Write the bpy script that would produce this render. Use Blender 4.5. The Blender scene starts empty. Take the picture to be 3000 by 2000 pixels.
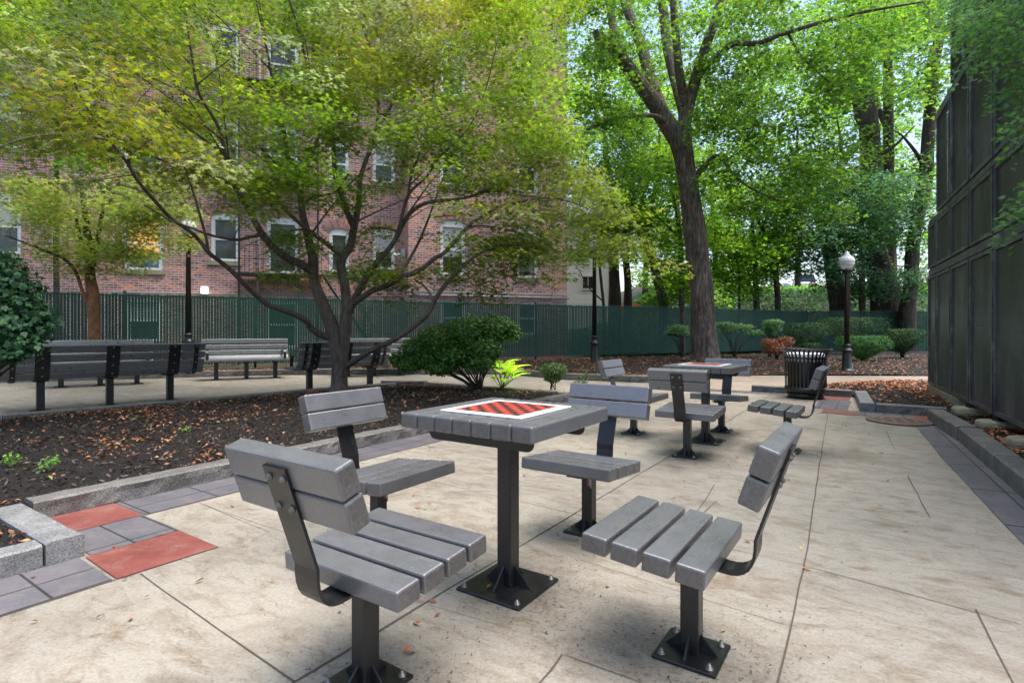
import bpy, bmesh, math, random
import numpy as np
from mathutils import Vector, Matrix, noise as mnoise
R = math.radians
random.seed(7)
SC = bpy.context.scene
COL = SC.collection

# ------------------------------------------------------------------ survey helpers
F, H, HY, CX = 1616.0, 1.10, 968.0, 1500.0      # lens in pixels of the survey picture, eye height
K = 1.27551
def at(vx, vy, Y):                                # survey sighting + distance -> point in the world (metres)
    px, py = vx * K, vy * K
    return Vector(((px - CX) / F * Y, Y, H - (py - HY) / F * Y))
def gp(px, py, z=0.0):                            # survey sighting of a point lying at height z
    Y = F * (H - z) / (py - HY)
    return ((px - CX) / F * Y, Y)
AX = R(34)
SA, CA = math.sin(AX), math.cos(AX)
def UW(u, w, z=0.0):                              # plaza axes: u runs away to the right, w across
    return Vector((u * SA + w * CA, u * CA - w * SA, z))

# ------------------------------------------------------------------ object helpers
def setp(o, label=None, cat=None, group=None, kind=None):
    if label: o['label'] = label
    if cat: o['category'] = cat
    if group: o['group'] = group
    if kind: o['kind'] = kind
    return o
def thing(name, label, cat, loc=(0, 0, 0), rz=0.0, group=None):
    o = bpy.data.objects.new(name, None)
    o.empty_display_size = 0.1
    COL.objects.link(o)
    o.location = loc
    o.rotation_euler = (0, 0, rz)
    return setp(o, label, cat, group)
def obj(name, bm, mats, parent=None, smooth=False, angle=None):
    me = bpy.data.meshes.new(name)
    bm.normal_update()
    bm.to_mesh(me)
    bm.free()
    if not isinstance(mats, (list, tuple)): mats = [mats]
    for m in mats: me.materials.append(m)
    if smooth:
        me.polygons.foreach_set('use_smooth', [True] * len(me.polygons))
        if angle: me.set_sharp_from_angle(angle=R(angle))
    o = bpy.data.objects.new(name, me)
    COL.objects.link(o)
    if parent: o.parent = parent
    return o
def copy_tree(o, parent=None):
    c = o.copy()
    COL.objects.link(c)
    c.parent = parent
    for ch in list(o.children): copy_tree(ch, c)
    return c

def T(x=0, y=0, z=0): return Matrix.Translation((x, y, z))
def RX(a): return Matrix.Rotation(a, 4, 'X')
def RY(a): return Matrix.Rotation(a, 4, 'Y')
def RZ(a): return Matrix.Rotation(a, 4, 'Z')
def box(bm, size, M=None, bevel=0.0, seg=1, mi=0):
    b = bmesh.new()
    bmesh.ops.create_cube(b, size=1.0)
    for v in b.verts: v.co = Vector((v.co.x * size[0], v.co.y * size[1], v.co.z * size[2]))
    if bevel: bmesh.ops.bevel(b, geom=b.edges[:], offset=bevel, segments=seg, profile=0.5, affect='EDGES')
    merge(bm, b, M, mi)
def merge(bm, b, M=None, mi=0):
    vs = {}
    for v in b.verts: vs[v] = bm.verts.new(M @ v.co if M else v.co)
    for f in b.faces:
        try:
            nf = bm.faces.new([vs[v] for v in f.verts]); nf.material_index = mi; nf.smooth = f.smooth
        except ValueError: pass
    b.free()
def bx(bm, x0, x1, y0, y1, z0, z1, M=None, bevel=0.0, mi=0):
    C = T((x0 + x1) / 2, (y0 + y1) / 2, (z0 + z1) / 2)
    box(bm, (x1 - x0, y1 - y0, z1 - z0), (M @ C) if M else C, bevel, 1, mi)
def tube(bm, pts, rad, n=8, jitter=None, cap=True, mi=0):
    pts = [Vector(p) for p in pts]
    rings = []
    up = Vector((0, 0, 1))
    d0 = (pts[1] - pts[0]).normalized()
    ref = Vector((1, 0, 0)) if abs(d0.x) < 0.9 else Vector((0, 1, 0))
    a = d0.cross(ref).normalized()
    for i, p in enumerate(pts):
        if i == 0: d = pts[1] - p
        elif i == len(pts) - 1: d = p - pts[i - 1]
        else: d = pts[i + 1] - pts[i - 1]
        d = d.normalized()
        a = (a - d * a.dot(d)).normalized()
        b = d.cross(a)
        r = rad[i] if isinstance(rad, (list, tuple)) else rad
        ring = []
        for k in range(n):
            th = 2 * math.pi * k / n
            rr = r * (jitter(i, th) if jitter else 1.0)
            ring.append(bm.verts.new(p + a * (rr * math.cos(th)) + b * (rr * math.sin(th))))
        rings.append(ring)
    for i in range(len(rings) - 1):
        for k in range(n):
            f = bm.faces.new((rings[i][k], rings[i][(k + 1) % n], rings[i + 1][(k + 1) % n], rings[i + 1][k]))
            f.smooth = n > 4; f.material_index = mi
    if cap and n > 2:
        f = bm.faces.new(rings[0][::-1]); f.material_index = mi
        f = bm.faces.new(rings[-1]); f.material_index = mi
def lathe(bm, prof, n=24, M=None, mi=0, closed=False):
    rings = []
    for r, z in prof:
        ring = []
        for k in range(n):
            th = 2 * math.pi * k / n
            p = Vector((r * math.cos(th), r * math.sin(th), z))
            ring.append(bm.verts.new(M @ p if M else p))
        rings.append(ring)
    for i in range(len(rings) - 1):
        for k in range(n):
            f = bm.faces.new((rings[i][k], rings[i][(k + 1) % n], rings[i + 1][(k + 1) % n], rings[i + 1][k]))
            f.smooth = True; f.material_index = mi
    if prof[0][0] > 1e-5: bm.faces.new(rings[0][::-1]).material_index = mi
    if prof[-1][0] > 1e-5: bm.faces.new(rings[-1]).material_index = mi
def ribbon(bm, path, width, th, M=None):          # flat bar bent along path [(y, z)], width along x
    n = len(path); secs = []
    for i, (y, z) in enumerate(path):
        y0, z0 = path[max(i - 1, 0)]; y1, z1 = path[min(i + 1, n - 1)]
        d = Vector((y1 - y0, z1 - z0)).normalized(); nn = Vector((-d.y, d.x))
        sec = []
        for sx, so in ((-1, -1), (1, -1), (1, 1), (-1, 1)):
            p = Vector((sx * width / 2, y + nn.x * so * th / 2, z + nn.y * so * th / 2))
            sec.append(bm.verts.new(M @ p if M else p))
        secs.append(sec)
    for i in range(n - 1):
        for k in range(4):
            bm.faces.new((secs[i][k], secs[i][(k + 1) % 4], secs[i + 1][(k + 1) % 4], secs[i + 1][k]))
    bm.faces.new(secs[0][::-1]); bm.faces.new(secs[-1])
    bmesh.ops.recalc_face_normals(bm, faces=bm.faces[:])
def smooth_path(pts, k=4):                        # Catmull-Rom through tuples of any size
    P = [np.array(p, float) for p in pts]
    out = []
    for i in range(len(P) - 1):
        p0 = P[max(i - 1, 0)]; p1 = P[i]; p2 = P[i + 1]; p3 = P[min(i + 2, len(P) - 1)]
        for j in range(k):
            t = j / k
            out.append(0.5 * ((2 * p1) + (-p0 + p2) * t + (2 * p0 - 5 * p1 + 4 * p2 - p3) * t * t + (-p0 + 3 * p1 - 3 * p2 + p3) * t ** 3))
    out.append(P[-1])
    return out
def sheet(name, polys, mat, z, parent=None, kind='structure', uvfn=None):
    bm = bmesh.new()
    uv = bm.loops.layers.uv.new('UVMap')
    for poly in polys:
        f = bm.faces.new([bm.verts.new((p[0], p[1], z)) for p in poly])
        if f.normal.z < 0 or True:
            f.normal_update()
            if f.normal.z < 0: f.normal_flip()
        for l in f.loops:
            l[uv].uv = uvfn(l.vert.co) if uvfn else (l.vert.co.x, l.vert.co.y)
    o = obj(name, bm, mat, parent)
    if kind: o['kind'] = kind
    return o
def inside(poly, x, y):
    c = False; n = len(poly); j = n - 1
    for i in range(n):
        xi, yi = poly[i][0], poly[i][1]; xj, yj = poly[j][0], poly[j][1]
        if (yi > y) != (yj > y) and x < (xj - xi) * (y - yi) / (yj - yi) + xi: c = not c
        j = i
    return c
def edge_dist(poly, x, y):
    best = 1e9; n = len(poly)
    for i in range(n):
        ax, ay = poly[i][0], poly[i][1]; bx_, by_ = poly[(i + 1) % n][0], poly[(i + 1) % n][1]
        dx, dy = bx_ - ax, by_ - ay
        t = max(0, min(1, ((x - ax) * dx + (y - ay) * dy) / (dx * dx + dy * dy + 1e-9)))
        best = min(best, math.hypot(x - ax - t * dx, y - ay - t * dy))
    return best

# ------------------------------------------------------------------ node helpers
def nd(nt, t, ins=None, **at_):
    n = nt.nodes.new(t)
    for k, v in at_.items(): setattr(n, k, v)
    for k, v in (ins or {}).items():
        s = n.inputs[k]
        if isinstance(v, bpy.types.NodeSocket): nt.links.new(v, s)
        else: s.default_value = v
    return n
def mat(name):
    m = bpy.data.materials.new(name); m.use_nodes = True
    nt = m.node_tree; nt.nodes.clear()
    return m, nt
def c4(c): return (c[0], c[1], c[2], 1.0)
def noise(nt, vec, scale, detail=4, rough=0.55, dist=0.0):
    n = nd(nt, 'ShaderNodeTexNoise', {'Scale': scale, 'Detail': detail, 'Roughness': rough, 'Distortion': dist})
    if vec is not None: nt.links.new(vec, n.inputs['Vector'])
    return n.outputs['Fac']
def ramp(nt, fac, stops):
    n = nd(nt, 'ShaderNodeValToRGB', {'Fac': fac})
    e = n.color_ramp.elements
    while len(e) < len(stops): e.new(0.5)
    for i, (p, c) in enumerate(stops):
        e[i].position = p; e[i].color = c4(c) if len(c) == 3 else c
    return n.outputs['Color']
def mix(nt, fac, a, b, blend='MIX'):
    n = nd(nt, 'ShaderNodeMix', data_type='RGBA', blend_type=blend)
    for i, v in ((0, fac), (6, a), (7, b)):
        s = n.inputs[i]
        if isinstance(v, bpy.types.NodeSocket): nt.links.new(v, s)
        else: s.default_value = v if i == 0 else c4(v)
    return n.outputs[2]
def mth(nt, op, a, b=0.0, clamp=False):
    n = nd(nt, 'ShaderNodeMath', operation=op, use_clamp=clamp)
    for i, v in ((0, a), (1, b)):
        if isinstance(v, bpy.types.NodeSocket): nt.links.new(v, n.inputs[i])
        else: n.inputs[i].default_value = v
    return n.outputs[0]
def mapping(nt, vec, scale=(1, 1, 1), rot=(0, 0, 0), loc=(0, 0, 0)):
    n = nd(nt, 'ShaderNodeMapping', {'Vector': vec, 'Scale': scale, 'Rotation': rot, 'Location': loc})
    return n.outputs['Vector']
def bump(nt, h, strength=0.3, dist=0.01, normal=None):
    n = nd(nt, 'ShaderNodeBump', {'Height': h, 'Strength': strength, 'Distance': dist})
    if normal is not None: nt.links.new(normal, n.inputs['Normal'])
    return n.outputs['Normal']
def bsdf(nt, color, rough=0.6, normal=None, metal=0.0, spec=0.5, **extra):
    n = nd(nt, 'ShaderNodeBsdfPrincipled')
    for k, v in (('Base Color', color), ('Roughness', rough), ('Metallic', metal), ('Specular IOR Level', spec)):
        if isinstance(v, bpy.types.NodeSocket): nt.links.new(v, n.inputs[k])
        elif k == 'Base Color': n.inputs[k].default_value = c4(v)
        else: n.inputs[k].default_value = v
    if normal is not None: nt.links.new(normal, n.inputs['Normal'])
    for k, v in extra.items():
        n.inputs[k.replace('_', ' ')].default_value = v
    o = nd(nt, 'ShaderNodeOutputMaterial', {'Surface': n.outputs[0]})
    return n
def coords(nt, which='Object'): return nd(nt, 'ShaderNodeTexCoord').outputs[which]
def geo_pos(nt): return nd(nt, 'ShaderNodeNewGeometry').outputs['Position']

# ------------------------------------------------------------------ materials
def m_concrete(name, base, streak, dark, sc=1.0, bs=0.5, grime=()):
    m, nt = mat(name)
    p = geo_pos(nt)
    r = mapping(nt, p, (1, 1, 1), (0, 0, AX))
    s1 = noise(nt, mapping(nt, r, (1.1 * sc, 2.0 * sc, 1)), 1.9, 7, 0.66, 1.3)
    s2 = noise(nt, mapping(nt, r, (2.6, 5.6, 1), (0, 0, 0.2)), 2.0, 6, 0.66, 1.0)
    big = noise(nt, p, 0.55, 3, 0.5)
    c = ramp(nt, s1, [(0.30, dark), (0.44, base), (0.56, base), (0.70, streak)])
    mot = noise(nt, p, 3.1, 7, 0.7, 0.6)
    c = mix(nt, mth(nt, 'MULTIPLY', ramp(nt, mot, [(0.50, (0, 0, 0)), (0.68, (1, 1, 1))]), 0.45), c, tuple(x * 0.8 for x in streak))
    cr = noise(nt, mapping(nt, r, (1.2, 2.4, 1), (0, 0, -.15)), 1.7, 5, 0.6, 0.8)
    crease = mth(nt, 'MULTIPLY', mth(nt, 'LESS_THAN', mth(nt, 'ABSOLUTE', mth(nt, 'SUBTRACT', cr, 0.5)), 0.006), ramp(nt, s2, [(0.48, (0, 0, 0)), (0.6, (1, 1, 1))]))
    c = mix(nt, mth(nt, 'MULTIPLY', crease, 0.45), c, tuple(x * 0.45 for x in streak))
    c = mix(nt, mth(nt, 'MULTIPLY', ramp(nt, s2, [(0.48, (0, 0, 0)), (0.72, (1, 1, 1))]), 0.55), c, tuple(x * 0.72 for x in streak), 'MIX')
    c = mix(nt, 1.0, c, ramp(nt, big, [(0.3, (0.82, 0.82, 0.83)), (0.7, (1.08, 1.06, 1.02))]), 'MULTIPLY')
    fine = noise(nt, p, 220, 2, 0.7)
    c = mix(nt, 0.6, c, ramp(nt, fine, [(0.3, (0.78, 0.78, 0.78)), (0.7, (1.15, 1.15, 1.15))]), 'MULTIPLY')
    spk = nd(nt, 'ShaderNodeTexVoronoi', {'Vector': p, 'Scale': 26.0}).outputs['Distance']
    c = mix(nt, mth(nt, 'MULTIPLY', mth(nt, 'LESS_THAN', spk, 0.07), 0.6), c, (0.06, 0.05, 0.04))
    agg = noise(nt, p, 75, 3, 0.7)
    c = mix(nt, 0.55, c, ramp(nt, agg, [(0.36, (0.66, 0.64, 0.62)), (0.5, (1.0, 1.0, 1.0)), (0.66, (1.18, 1.18, 1.16))]), 'MULTIPLY')
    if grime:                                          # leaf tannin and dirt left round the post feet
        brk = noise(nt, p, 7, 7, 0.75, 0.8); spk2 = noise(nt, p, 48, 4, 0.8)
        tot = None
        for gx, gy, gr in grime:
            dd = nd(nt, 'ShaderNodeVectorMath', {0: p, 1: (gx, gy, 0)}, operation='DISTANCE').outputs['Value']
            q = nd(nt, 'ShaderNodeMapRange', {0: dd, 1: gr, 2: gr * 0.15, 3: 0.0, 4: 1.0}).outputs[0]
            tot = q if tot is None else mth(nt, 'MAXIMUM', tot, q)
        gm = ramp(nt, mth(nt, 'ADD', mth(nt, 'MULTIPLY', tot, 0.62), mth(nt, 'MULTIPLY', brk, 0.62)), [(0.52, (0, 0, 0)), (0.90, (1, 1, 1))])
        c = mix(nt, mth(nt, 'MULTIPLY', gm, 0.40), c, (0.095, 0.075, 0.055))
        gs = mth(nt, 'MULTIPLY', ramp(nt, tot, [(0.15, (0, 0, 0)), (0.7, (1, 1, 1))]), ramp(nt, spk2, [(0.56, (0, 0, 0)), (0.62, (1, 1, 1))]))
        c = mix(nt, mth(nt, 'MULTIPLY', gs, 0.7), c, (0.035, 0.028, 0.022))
    h = mth(nt, 'ADD', mth(nt, 'MULTIPLY', s2, 1.0), mth(nt, 'MULTIPLY', s1, 1.5))
    h = mth(nt, 'ADD', h, mth(nt, 'MULTIPLY', fine, 0.10))
    rg = ramp(nt, big, [(0.35, (0.42,) * 3), (0.65, (0.7,) * 3)])
    bsdf(nt, c, rg, bump(nt, h, bs, 0.012), spec=0.4)
    return m
M = {}
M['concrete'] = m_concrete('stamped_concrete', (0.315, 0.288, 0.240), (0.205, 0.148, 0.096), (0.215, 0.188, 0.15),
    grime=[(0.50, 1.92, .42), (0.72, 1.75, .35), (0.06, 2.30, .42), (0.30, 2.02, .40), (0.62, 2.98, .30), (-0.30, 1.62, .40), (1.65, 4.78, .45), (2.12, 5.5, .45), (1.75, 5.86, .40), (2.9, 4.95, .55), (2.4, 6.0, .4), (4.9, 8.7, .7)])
M['path'] = m_concrete('tan_concrete', (0.33, 0.265, 0.21), (0.29, 0.22, 0.165), (0.30, 0.245, 0.195), 0.6, 0.25)

def m_paver(name, base, var, joints=True):
    m, nt = mat(name)
    uv = coords(nt, 'UV'); p = geo_pos(nt)
    n1 = noise(nt, p, 3.0, 5, 0.6); n2 = noise(nt, p, 90, 3, 0.7)
    st = noise(nt, mapping(nt, p, (3, 14, 1), (0, 0, AX)), 2.5, 4, 0.6, 0.4)
    c = ramp(nt, n1, [(0.3, base), (0.7, var)])
    c = mix(nt, 0.5, c, ramp(nt, n2, [(0.3, (0.7,) * 3), (0.7, (1.25,) * 3)]), 'MULTIPLY')
    fad = noise(nt, p, 6.5, 7, 0.72, 0.7)
    c = mix(nt, mth(nt, 'MULTIPLY', ramp(nt, fad, [(0.5, (0, 0, 0)), (0.72, (1, 1, 1))]), 0.45), c, (0.24, 0.20, 0.175))
    c = mix(nt, mth(nt, 'MULTIPLY', ramp(nt, fad, [(0.28, (1, 1, 1)), (0.42, (0, 0, 0))]), 0.5), c, tuple(x * 0.4 for x in base))
    h = mth(nt, 'ADD', st, mth(nt, 'MULTIPLY', n2, 0.25))
    if joints:
        br = nd(nt, 'ShaderNodeTexBrick', {'Vector': uv, 'Scale': 1.0, 'Mortar Size': 0.006, 'Mortar Smooth': 0.2, 'Brick Width': 0.41, 'Row Height': 0.205, 'Color1': (1, 1, 1, 1), 'Color2': (0.82, 0.82, 0.84, 1), 'Mortar': (0.25, 0.24, 0.22, 1)}, offset=0.0)
        c = mix(nt, 1.0, c, br.outputs['Color'], 'MULTIPLY')
        h = mth(nt, 'SUBTRACT', h, mth(nt, 'MULTIPLY', br.outputs['Fac'], 2.0))
    bsdf(nt, c, 0.5, bump(nt, h, 0.5, 0.006), spec=0.45)
    return m
M['paver'] = m_paver('grey_paver', (0.095, 0.092, 0.105), (0.14, 0.128, 0.138))
M['red'] = m_paver('red_paver', (0.15, 0.036, 0.030), (0.235, 0.075, 0.060), False)

def m_granite(name, c0, c1, bs=0.6):
    m, nt = mat(name)
    p = geo_pos(nt)
    v = noise(nt, p, 130, 3, 0.75); big = noise(nt, p, 5, 5, 0.6); mid = noise(nt, p, 28, 5, 0.65)
    c = ramp(nt, v, [(0.32, tuple(x * 0.35 for x in c0)), (0.47, c0), (0.62, c1)])
    c = mix(nt, 0.75, c, ramp(nt, big, [(0.3, (0.55, 0.54, 0.52)), (0.6, (1.05, 1.05, 1.05))]), 'MULTIPLY')
    bsdf(nt, c, 0.55, bump(nt, mth(nt, 'ADD', mid, mth(nt, 'MULTIPLY', v, 0.3)), bs, 0.012), spec=0.35)
    return m
M['granite'] = m_granite('granite', (0.125, 0.116, 0.107), (0.23, 0.22, 0.205))
M['granite_cut'] = m_granite('sawn_granite', (0.175, 0.175, 0.172), (0.29, 0.29, 0.285), 0.2)

def m_mulch():
    m, nt = mat('mulch')
    p = geo_pos(nt)
    n1 = noise(nt, p, 38, 6, 0.75, 1.0); n2 = noise(nt, p, 2.0, 4, 0.6)
    c = ramp(nt, n1, [(0.3, (0.004, 0.0035, 0.0035)), (0.55, (0.014, 0.0105, 0.009)), (0.75, (0.042, 0.028, 0.02))])
    c = mix(nt, mth(nt, 'MULTIPLY', n2, 0.25), c, (0.03, 0.019, 0.012))
    bsdf(nt, c, 0.75, bump(nt, n1, 1.0, 0.03), spec=0.3)
    return m
M['mulch'] = m_mulch()
def m_soil():
    m, nt = mat('soil')
    p = geo_pos(nt)
    n1 = noise(nt, p, 3, 6, 0.7)
    bsdf(nt, ramp(nt, n1, [(0.3, (0.02, 0.025, 0.01)), (0.7, (0.05, 0.05, 0.025))]), 0.9)
    return m
M['soil'] = m_soil()
def m_plain(name, col, rough=0.5, metal=0.0, var=0.15, sc=30, bs=0.0, spec=0.5, **ex):
    m, nt = mat(name)
    p = coords(nt)
    n1 = noise(nt, p, sc, 4, 0.6)
    c = mix(nt, 1.0, col, ramp(nt, n1, [(0.25, (1 - var,) * 3), (0.75, (1 + var,) * 3)]), 'MULTIPLY')
    bsdf(nt, c, rough, bump(nt, n1, bs, 0.004) if bs else None, metal, spec, **ex)
    return m
def m_plank(name='grey_recycled_plank', ax=0):
    m, nt = mat(name)
    p = coords(nt)
    info = nd(nt, 'ShaderNodeObjectInfo')
    pv = nd(nt, 'ShaderNodeVectorMath', {0: p, 1: info.outputs['Location']}, operation='ADD').outputs[0]
    g = noise(nt, mapping(nt, pv, (5, 70, 70) if ax == 0 else (70, 5, 70)), 3.5, 5, 0.65)
    sp = noise(nt, pv, 520, 2, 0.6)
    bl = noise(nt, pv, 9, 5, 0.65)
    c = ramp(nt, g, [(0.3, (0.094, 0.095, 0.101)), (0.7, (0.130, 0.131, 0.138))])
    c = mix(nt, 0.8, c, ramp(nt, bl, [(0.3, (0.86, 0.85, 0.84)), (0.65, (1.08, 1.08, 1.08))]), 'MULTIPLY')
    c = mix(nt, 0.7, c, ramp(nt, sp, [(0.3, (0.8,) * 3), (0.7, (1.2,) * 3)]), 'MULTIPLY')
    isl = nd(nt, 'ShaderNodeNewGeometry').outputs['Random Per Island']
    c = mix(nt, 1.0, c, ramp(nt, isl, [(0.0, (0.86, 0.85, 0.84)), (1.0, (1.12, 1.12, 1.13))]), 'MULTIPLY')
    scr = noise(nt, mapping(nt, pv, (3, 260, 260) if ax == 0 else (260, 3, 260)), 2.0, 2, 0.5)
    c = mix(nt, mth(nt, 'MULTIPLY', ramp(nt, scr, [(0.66, (0, 0, 0)), (0.74, (1, 1, 1))]), 0.22), c, (0.17, 0.17, 0.17))
    grm = noise(nt, pv, 30, 6, 0.75)
    c = mix(nt, mth(nt, 'MULTIPLY', ramp(nt, grm, [(0.60, (0, 0, 0)), (0.76, (1, 1, 1))]), 0.22), c, (0.055, 0.046, 0.04))
    on = nd(nt, 'ShaderNodeSeparateXYZ', {0: coords(nt, 'Normal')}).outputs[ax]
    endm = ramp(nt, mth(nt, 'ABSOLUTE', on), [(0.86, (0, 0, 0)), (0.95, (1, 1, 1))])
    ring = nd(nt, 'ShaderNodeTexNoise', {'Vector': pv, 'Scale': 34.0, 'Detail': 5.0, 'Distortion': 2.0}).outputs['Fac']
    c = mix(nt, mth(nt, 'MULTIPLY', endm, 0.85), c, ramp(nt, ring, [(0.3, (0.042, 0.036, 0.033)), (0.5, (0.074, 0.066, 0.062)), (0.7, (0.105, 0.096, 0.09))]))
    wet = noise(nt, pv, 11, 4, 0.6)
    wetm = ramp(nt, wet, [(0.42, (0, 0, 0)), (0.66, (1, 1, 1))])
    c = mix(nt, mth(nt, 'MULTIPLY', wetm, 0.16), c, (0.062, 0.063, 0.068))
    drop = nd(nt, 'ShaderNodeTexVoronoi', {'Vector': pv, 'Scale': 85.0, 'Randomness': 1.0}).outputs['Distance']
    dm = mth(nt, 'MULTIPLY', ramp(nt, drop, [(0.0, (1, 1, 1)), (0.30, (0, 0, 0))]), ramp(nt, noise(nt, pv, 60, 2), [(0.5, (0, 0, 0)), (0.58, (1, 1, 1))]))
    c = mix(nt, mth(nt, 'MULTIPLY', dm, 0.5), c, (0.22, 0.225, 0.235))  # bright highlights of the water drops painted into the plank colour
    rg = mth(nt, 'SUBTRACT', 0.34, mth(nt, 'MULTIPLY', mth(nt, 'ADD', mth(nt, 'MULTIPLY', wetm, 0.5), dm), 0.16))
    nb = bump(nt, mth(nt, 'ADD', g, mth(nt, 'MULTIPLY', sp, 0.4)), 0.22, 0.003)
    nb = bump(nt, dm, 0.35, 0.002, nb)
    bsdf(nt, c, rg, nb, spec=1.0)
    return m
M['plank'] = m_plank()
M['plank_table'] = m_plank('grey_recycled_tabletop', 1)
def m_steel():
    m, nt = mat('black_coated_steel')
    p = coords(nt)
    n1 = noise(nt, p, 14, 5, 0.65); sp = noise(nt, p, 160, 2, 0.7)
    c = ramp(nt, n1, [(0.3, (0.006, 0.0065, 0.0075)), (0.7, (0.017, 0.0165, 0.0165))])
    d = ramp(nt, sp, [(0.66, (0, 0, 0)), (0.72, (1, 1, 1))])
    c = mix(nt, mth(nt, 'MULTIPLY', d, 0.25), c, (0.12, 0.115, 0.105))
    bsdf(nt, c, ramp(nt, n1, [(0.3, (0.25,) * 3), (0.7, (0.45,) * 3)]), bump(nt, sp, 0.06, 0.002), spec=0.5)
    return m
M['steel'] = m_steel()
M['bolt'] = m_plain('bolt_steel', (0.17, 0.16, 0.145), 0.45, 0.7, 0.2, 60)
M['white'] = m_plain('white_paint', (0.72, 0.72, 0.70), 0.45, 0, 0.06, 12)
M['boardwhite'] = m_plain('board_white', (0.74, 0.73, 0.71), 0.35, 0, 0.06, 40)
M['boardred'] = m_plain('board_red', (0.50, 0.060, 0.042), 0.35, 0, 0.25, 40)
M['boardblack'] = m_plain('board_black', (0.018, 0.016, 0.018), 0.35, 0, 0.3, 40)
M['sill'] = m_plain('sill_stone', (0.27, 0.25, 0.16), 0.8, 0, 0.3, 8, 0.2)
M['iron'] = m_plain('rusty_iron', (0.15, 0.092, 0.072), 0.55, 0.3, 0.35, 40, 0.3)
M['drain'] = m_plain('pink_drainpipe', (0.36, 0.24, 0.25), 0.5, 0, 0.2, 10)
M['conduit'] = m_plain('grey_conduit', (0.36, 0.37, 0.38), 0.45, 0.2, 0.15, 8)
M['green'] = m_plain('green_slat', (0.006, 0.036, 0.028), 0.5, 0, 0.35, 2.5, 0.0, 0.22)
M['wire'] = m_plain('green_wire', (0.085, 0.20, 0.155), 0.4, 0.0, 0.2, 8, 0.0, 0.3)
M['siding'] = m_plain('white_siding', (0.80, 0.82, 0.86), 0.5, 0, 0.04, 3)
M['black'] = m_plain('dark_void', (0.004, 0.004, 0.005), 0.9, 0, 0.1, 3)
M['pier'] = m_plain('concrete_pier', (0.26, 0.235, 0.16), 0.85, 0, 0.35, 9, 0.4)
M['orange'] = m_plain('orange_wood', (0.5, 0.20, 0.07), 0.7, 0, 0.2, 5)
M['carwhite'] = m_plain('white_car_paint', (0.72, 0.73, 0.74), 0.2, 0, 0.02, 3)
M['cardark'] = m_plain('dark_car_paint', (0.02, 0.022, 0.03), 0.2, 0, 0.02, 3)
M['tyre'] = m_plain('tyre', (0.015, 0.015, 0.015), 0.8)
M['bag'] = m_plain('plastic_bag', (0.62, 0.66, 0.74), 0.3, 0, 0.25, 14, 0.6)
M['liner'] = m_plain('black_liner', (0.012, 0.012, 0.012), 0.4)
M['sticker'] = m_plain('sticker_red', (0.4, 0.03, 0.03), 0.4)

def m_lou():
    m, nt = mat('black_louvre')
    p = geo_pos(nt)
    st = noise(nt, mapping(nt, p, (2.6, 2.6, 0.8)), 1.0, 6, 0.7)
    c = ramp(nt, st, [(0.3, (0.026, 0.025, 0.034)), (0.50, (0.046, 0.042, 0.055)), (0.62, (0.092, 0.083, 0.096)), (0.78, (0.20, 0.185, 0.195))])
    bsdf(nt, c, 0.32, None, spec=0.6)
    return m
M['louvre'] = m_lou()
def m_frame():
    m, nt = mat('weathered_black_frame')
    p = geo_pos(nt)
    n1 = noise(nt, p, 5, 6, 0.7)
    c = ramp(nt, n1, [(0.35, (0.030, 0.033, 0.035)), (0.55, (0.085, 0.090, 0.094)), (0.75, (0.26, 0.27, 0.27))])
    bsdf(nt, c, 0.45, bump(nt, n1, 0.1, 0.004))
    return m
M['frame'] = m_frame()

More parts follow.
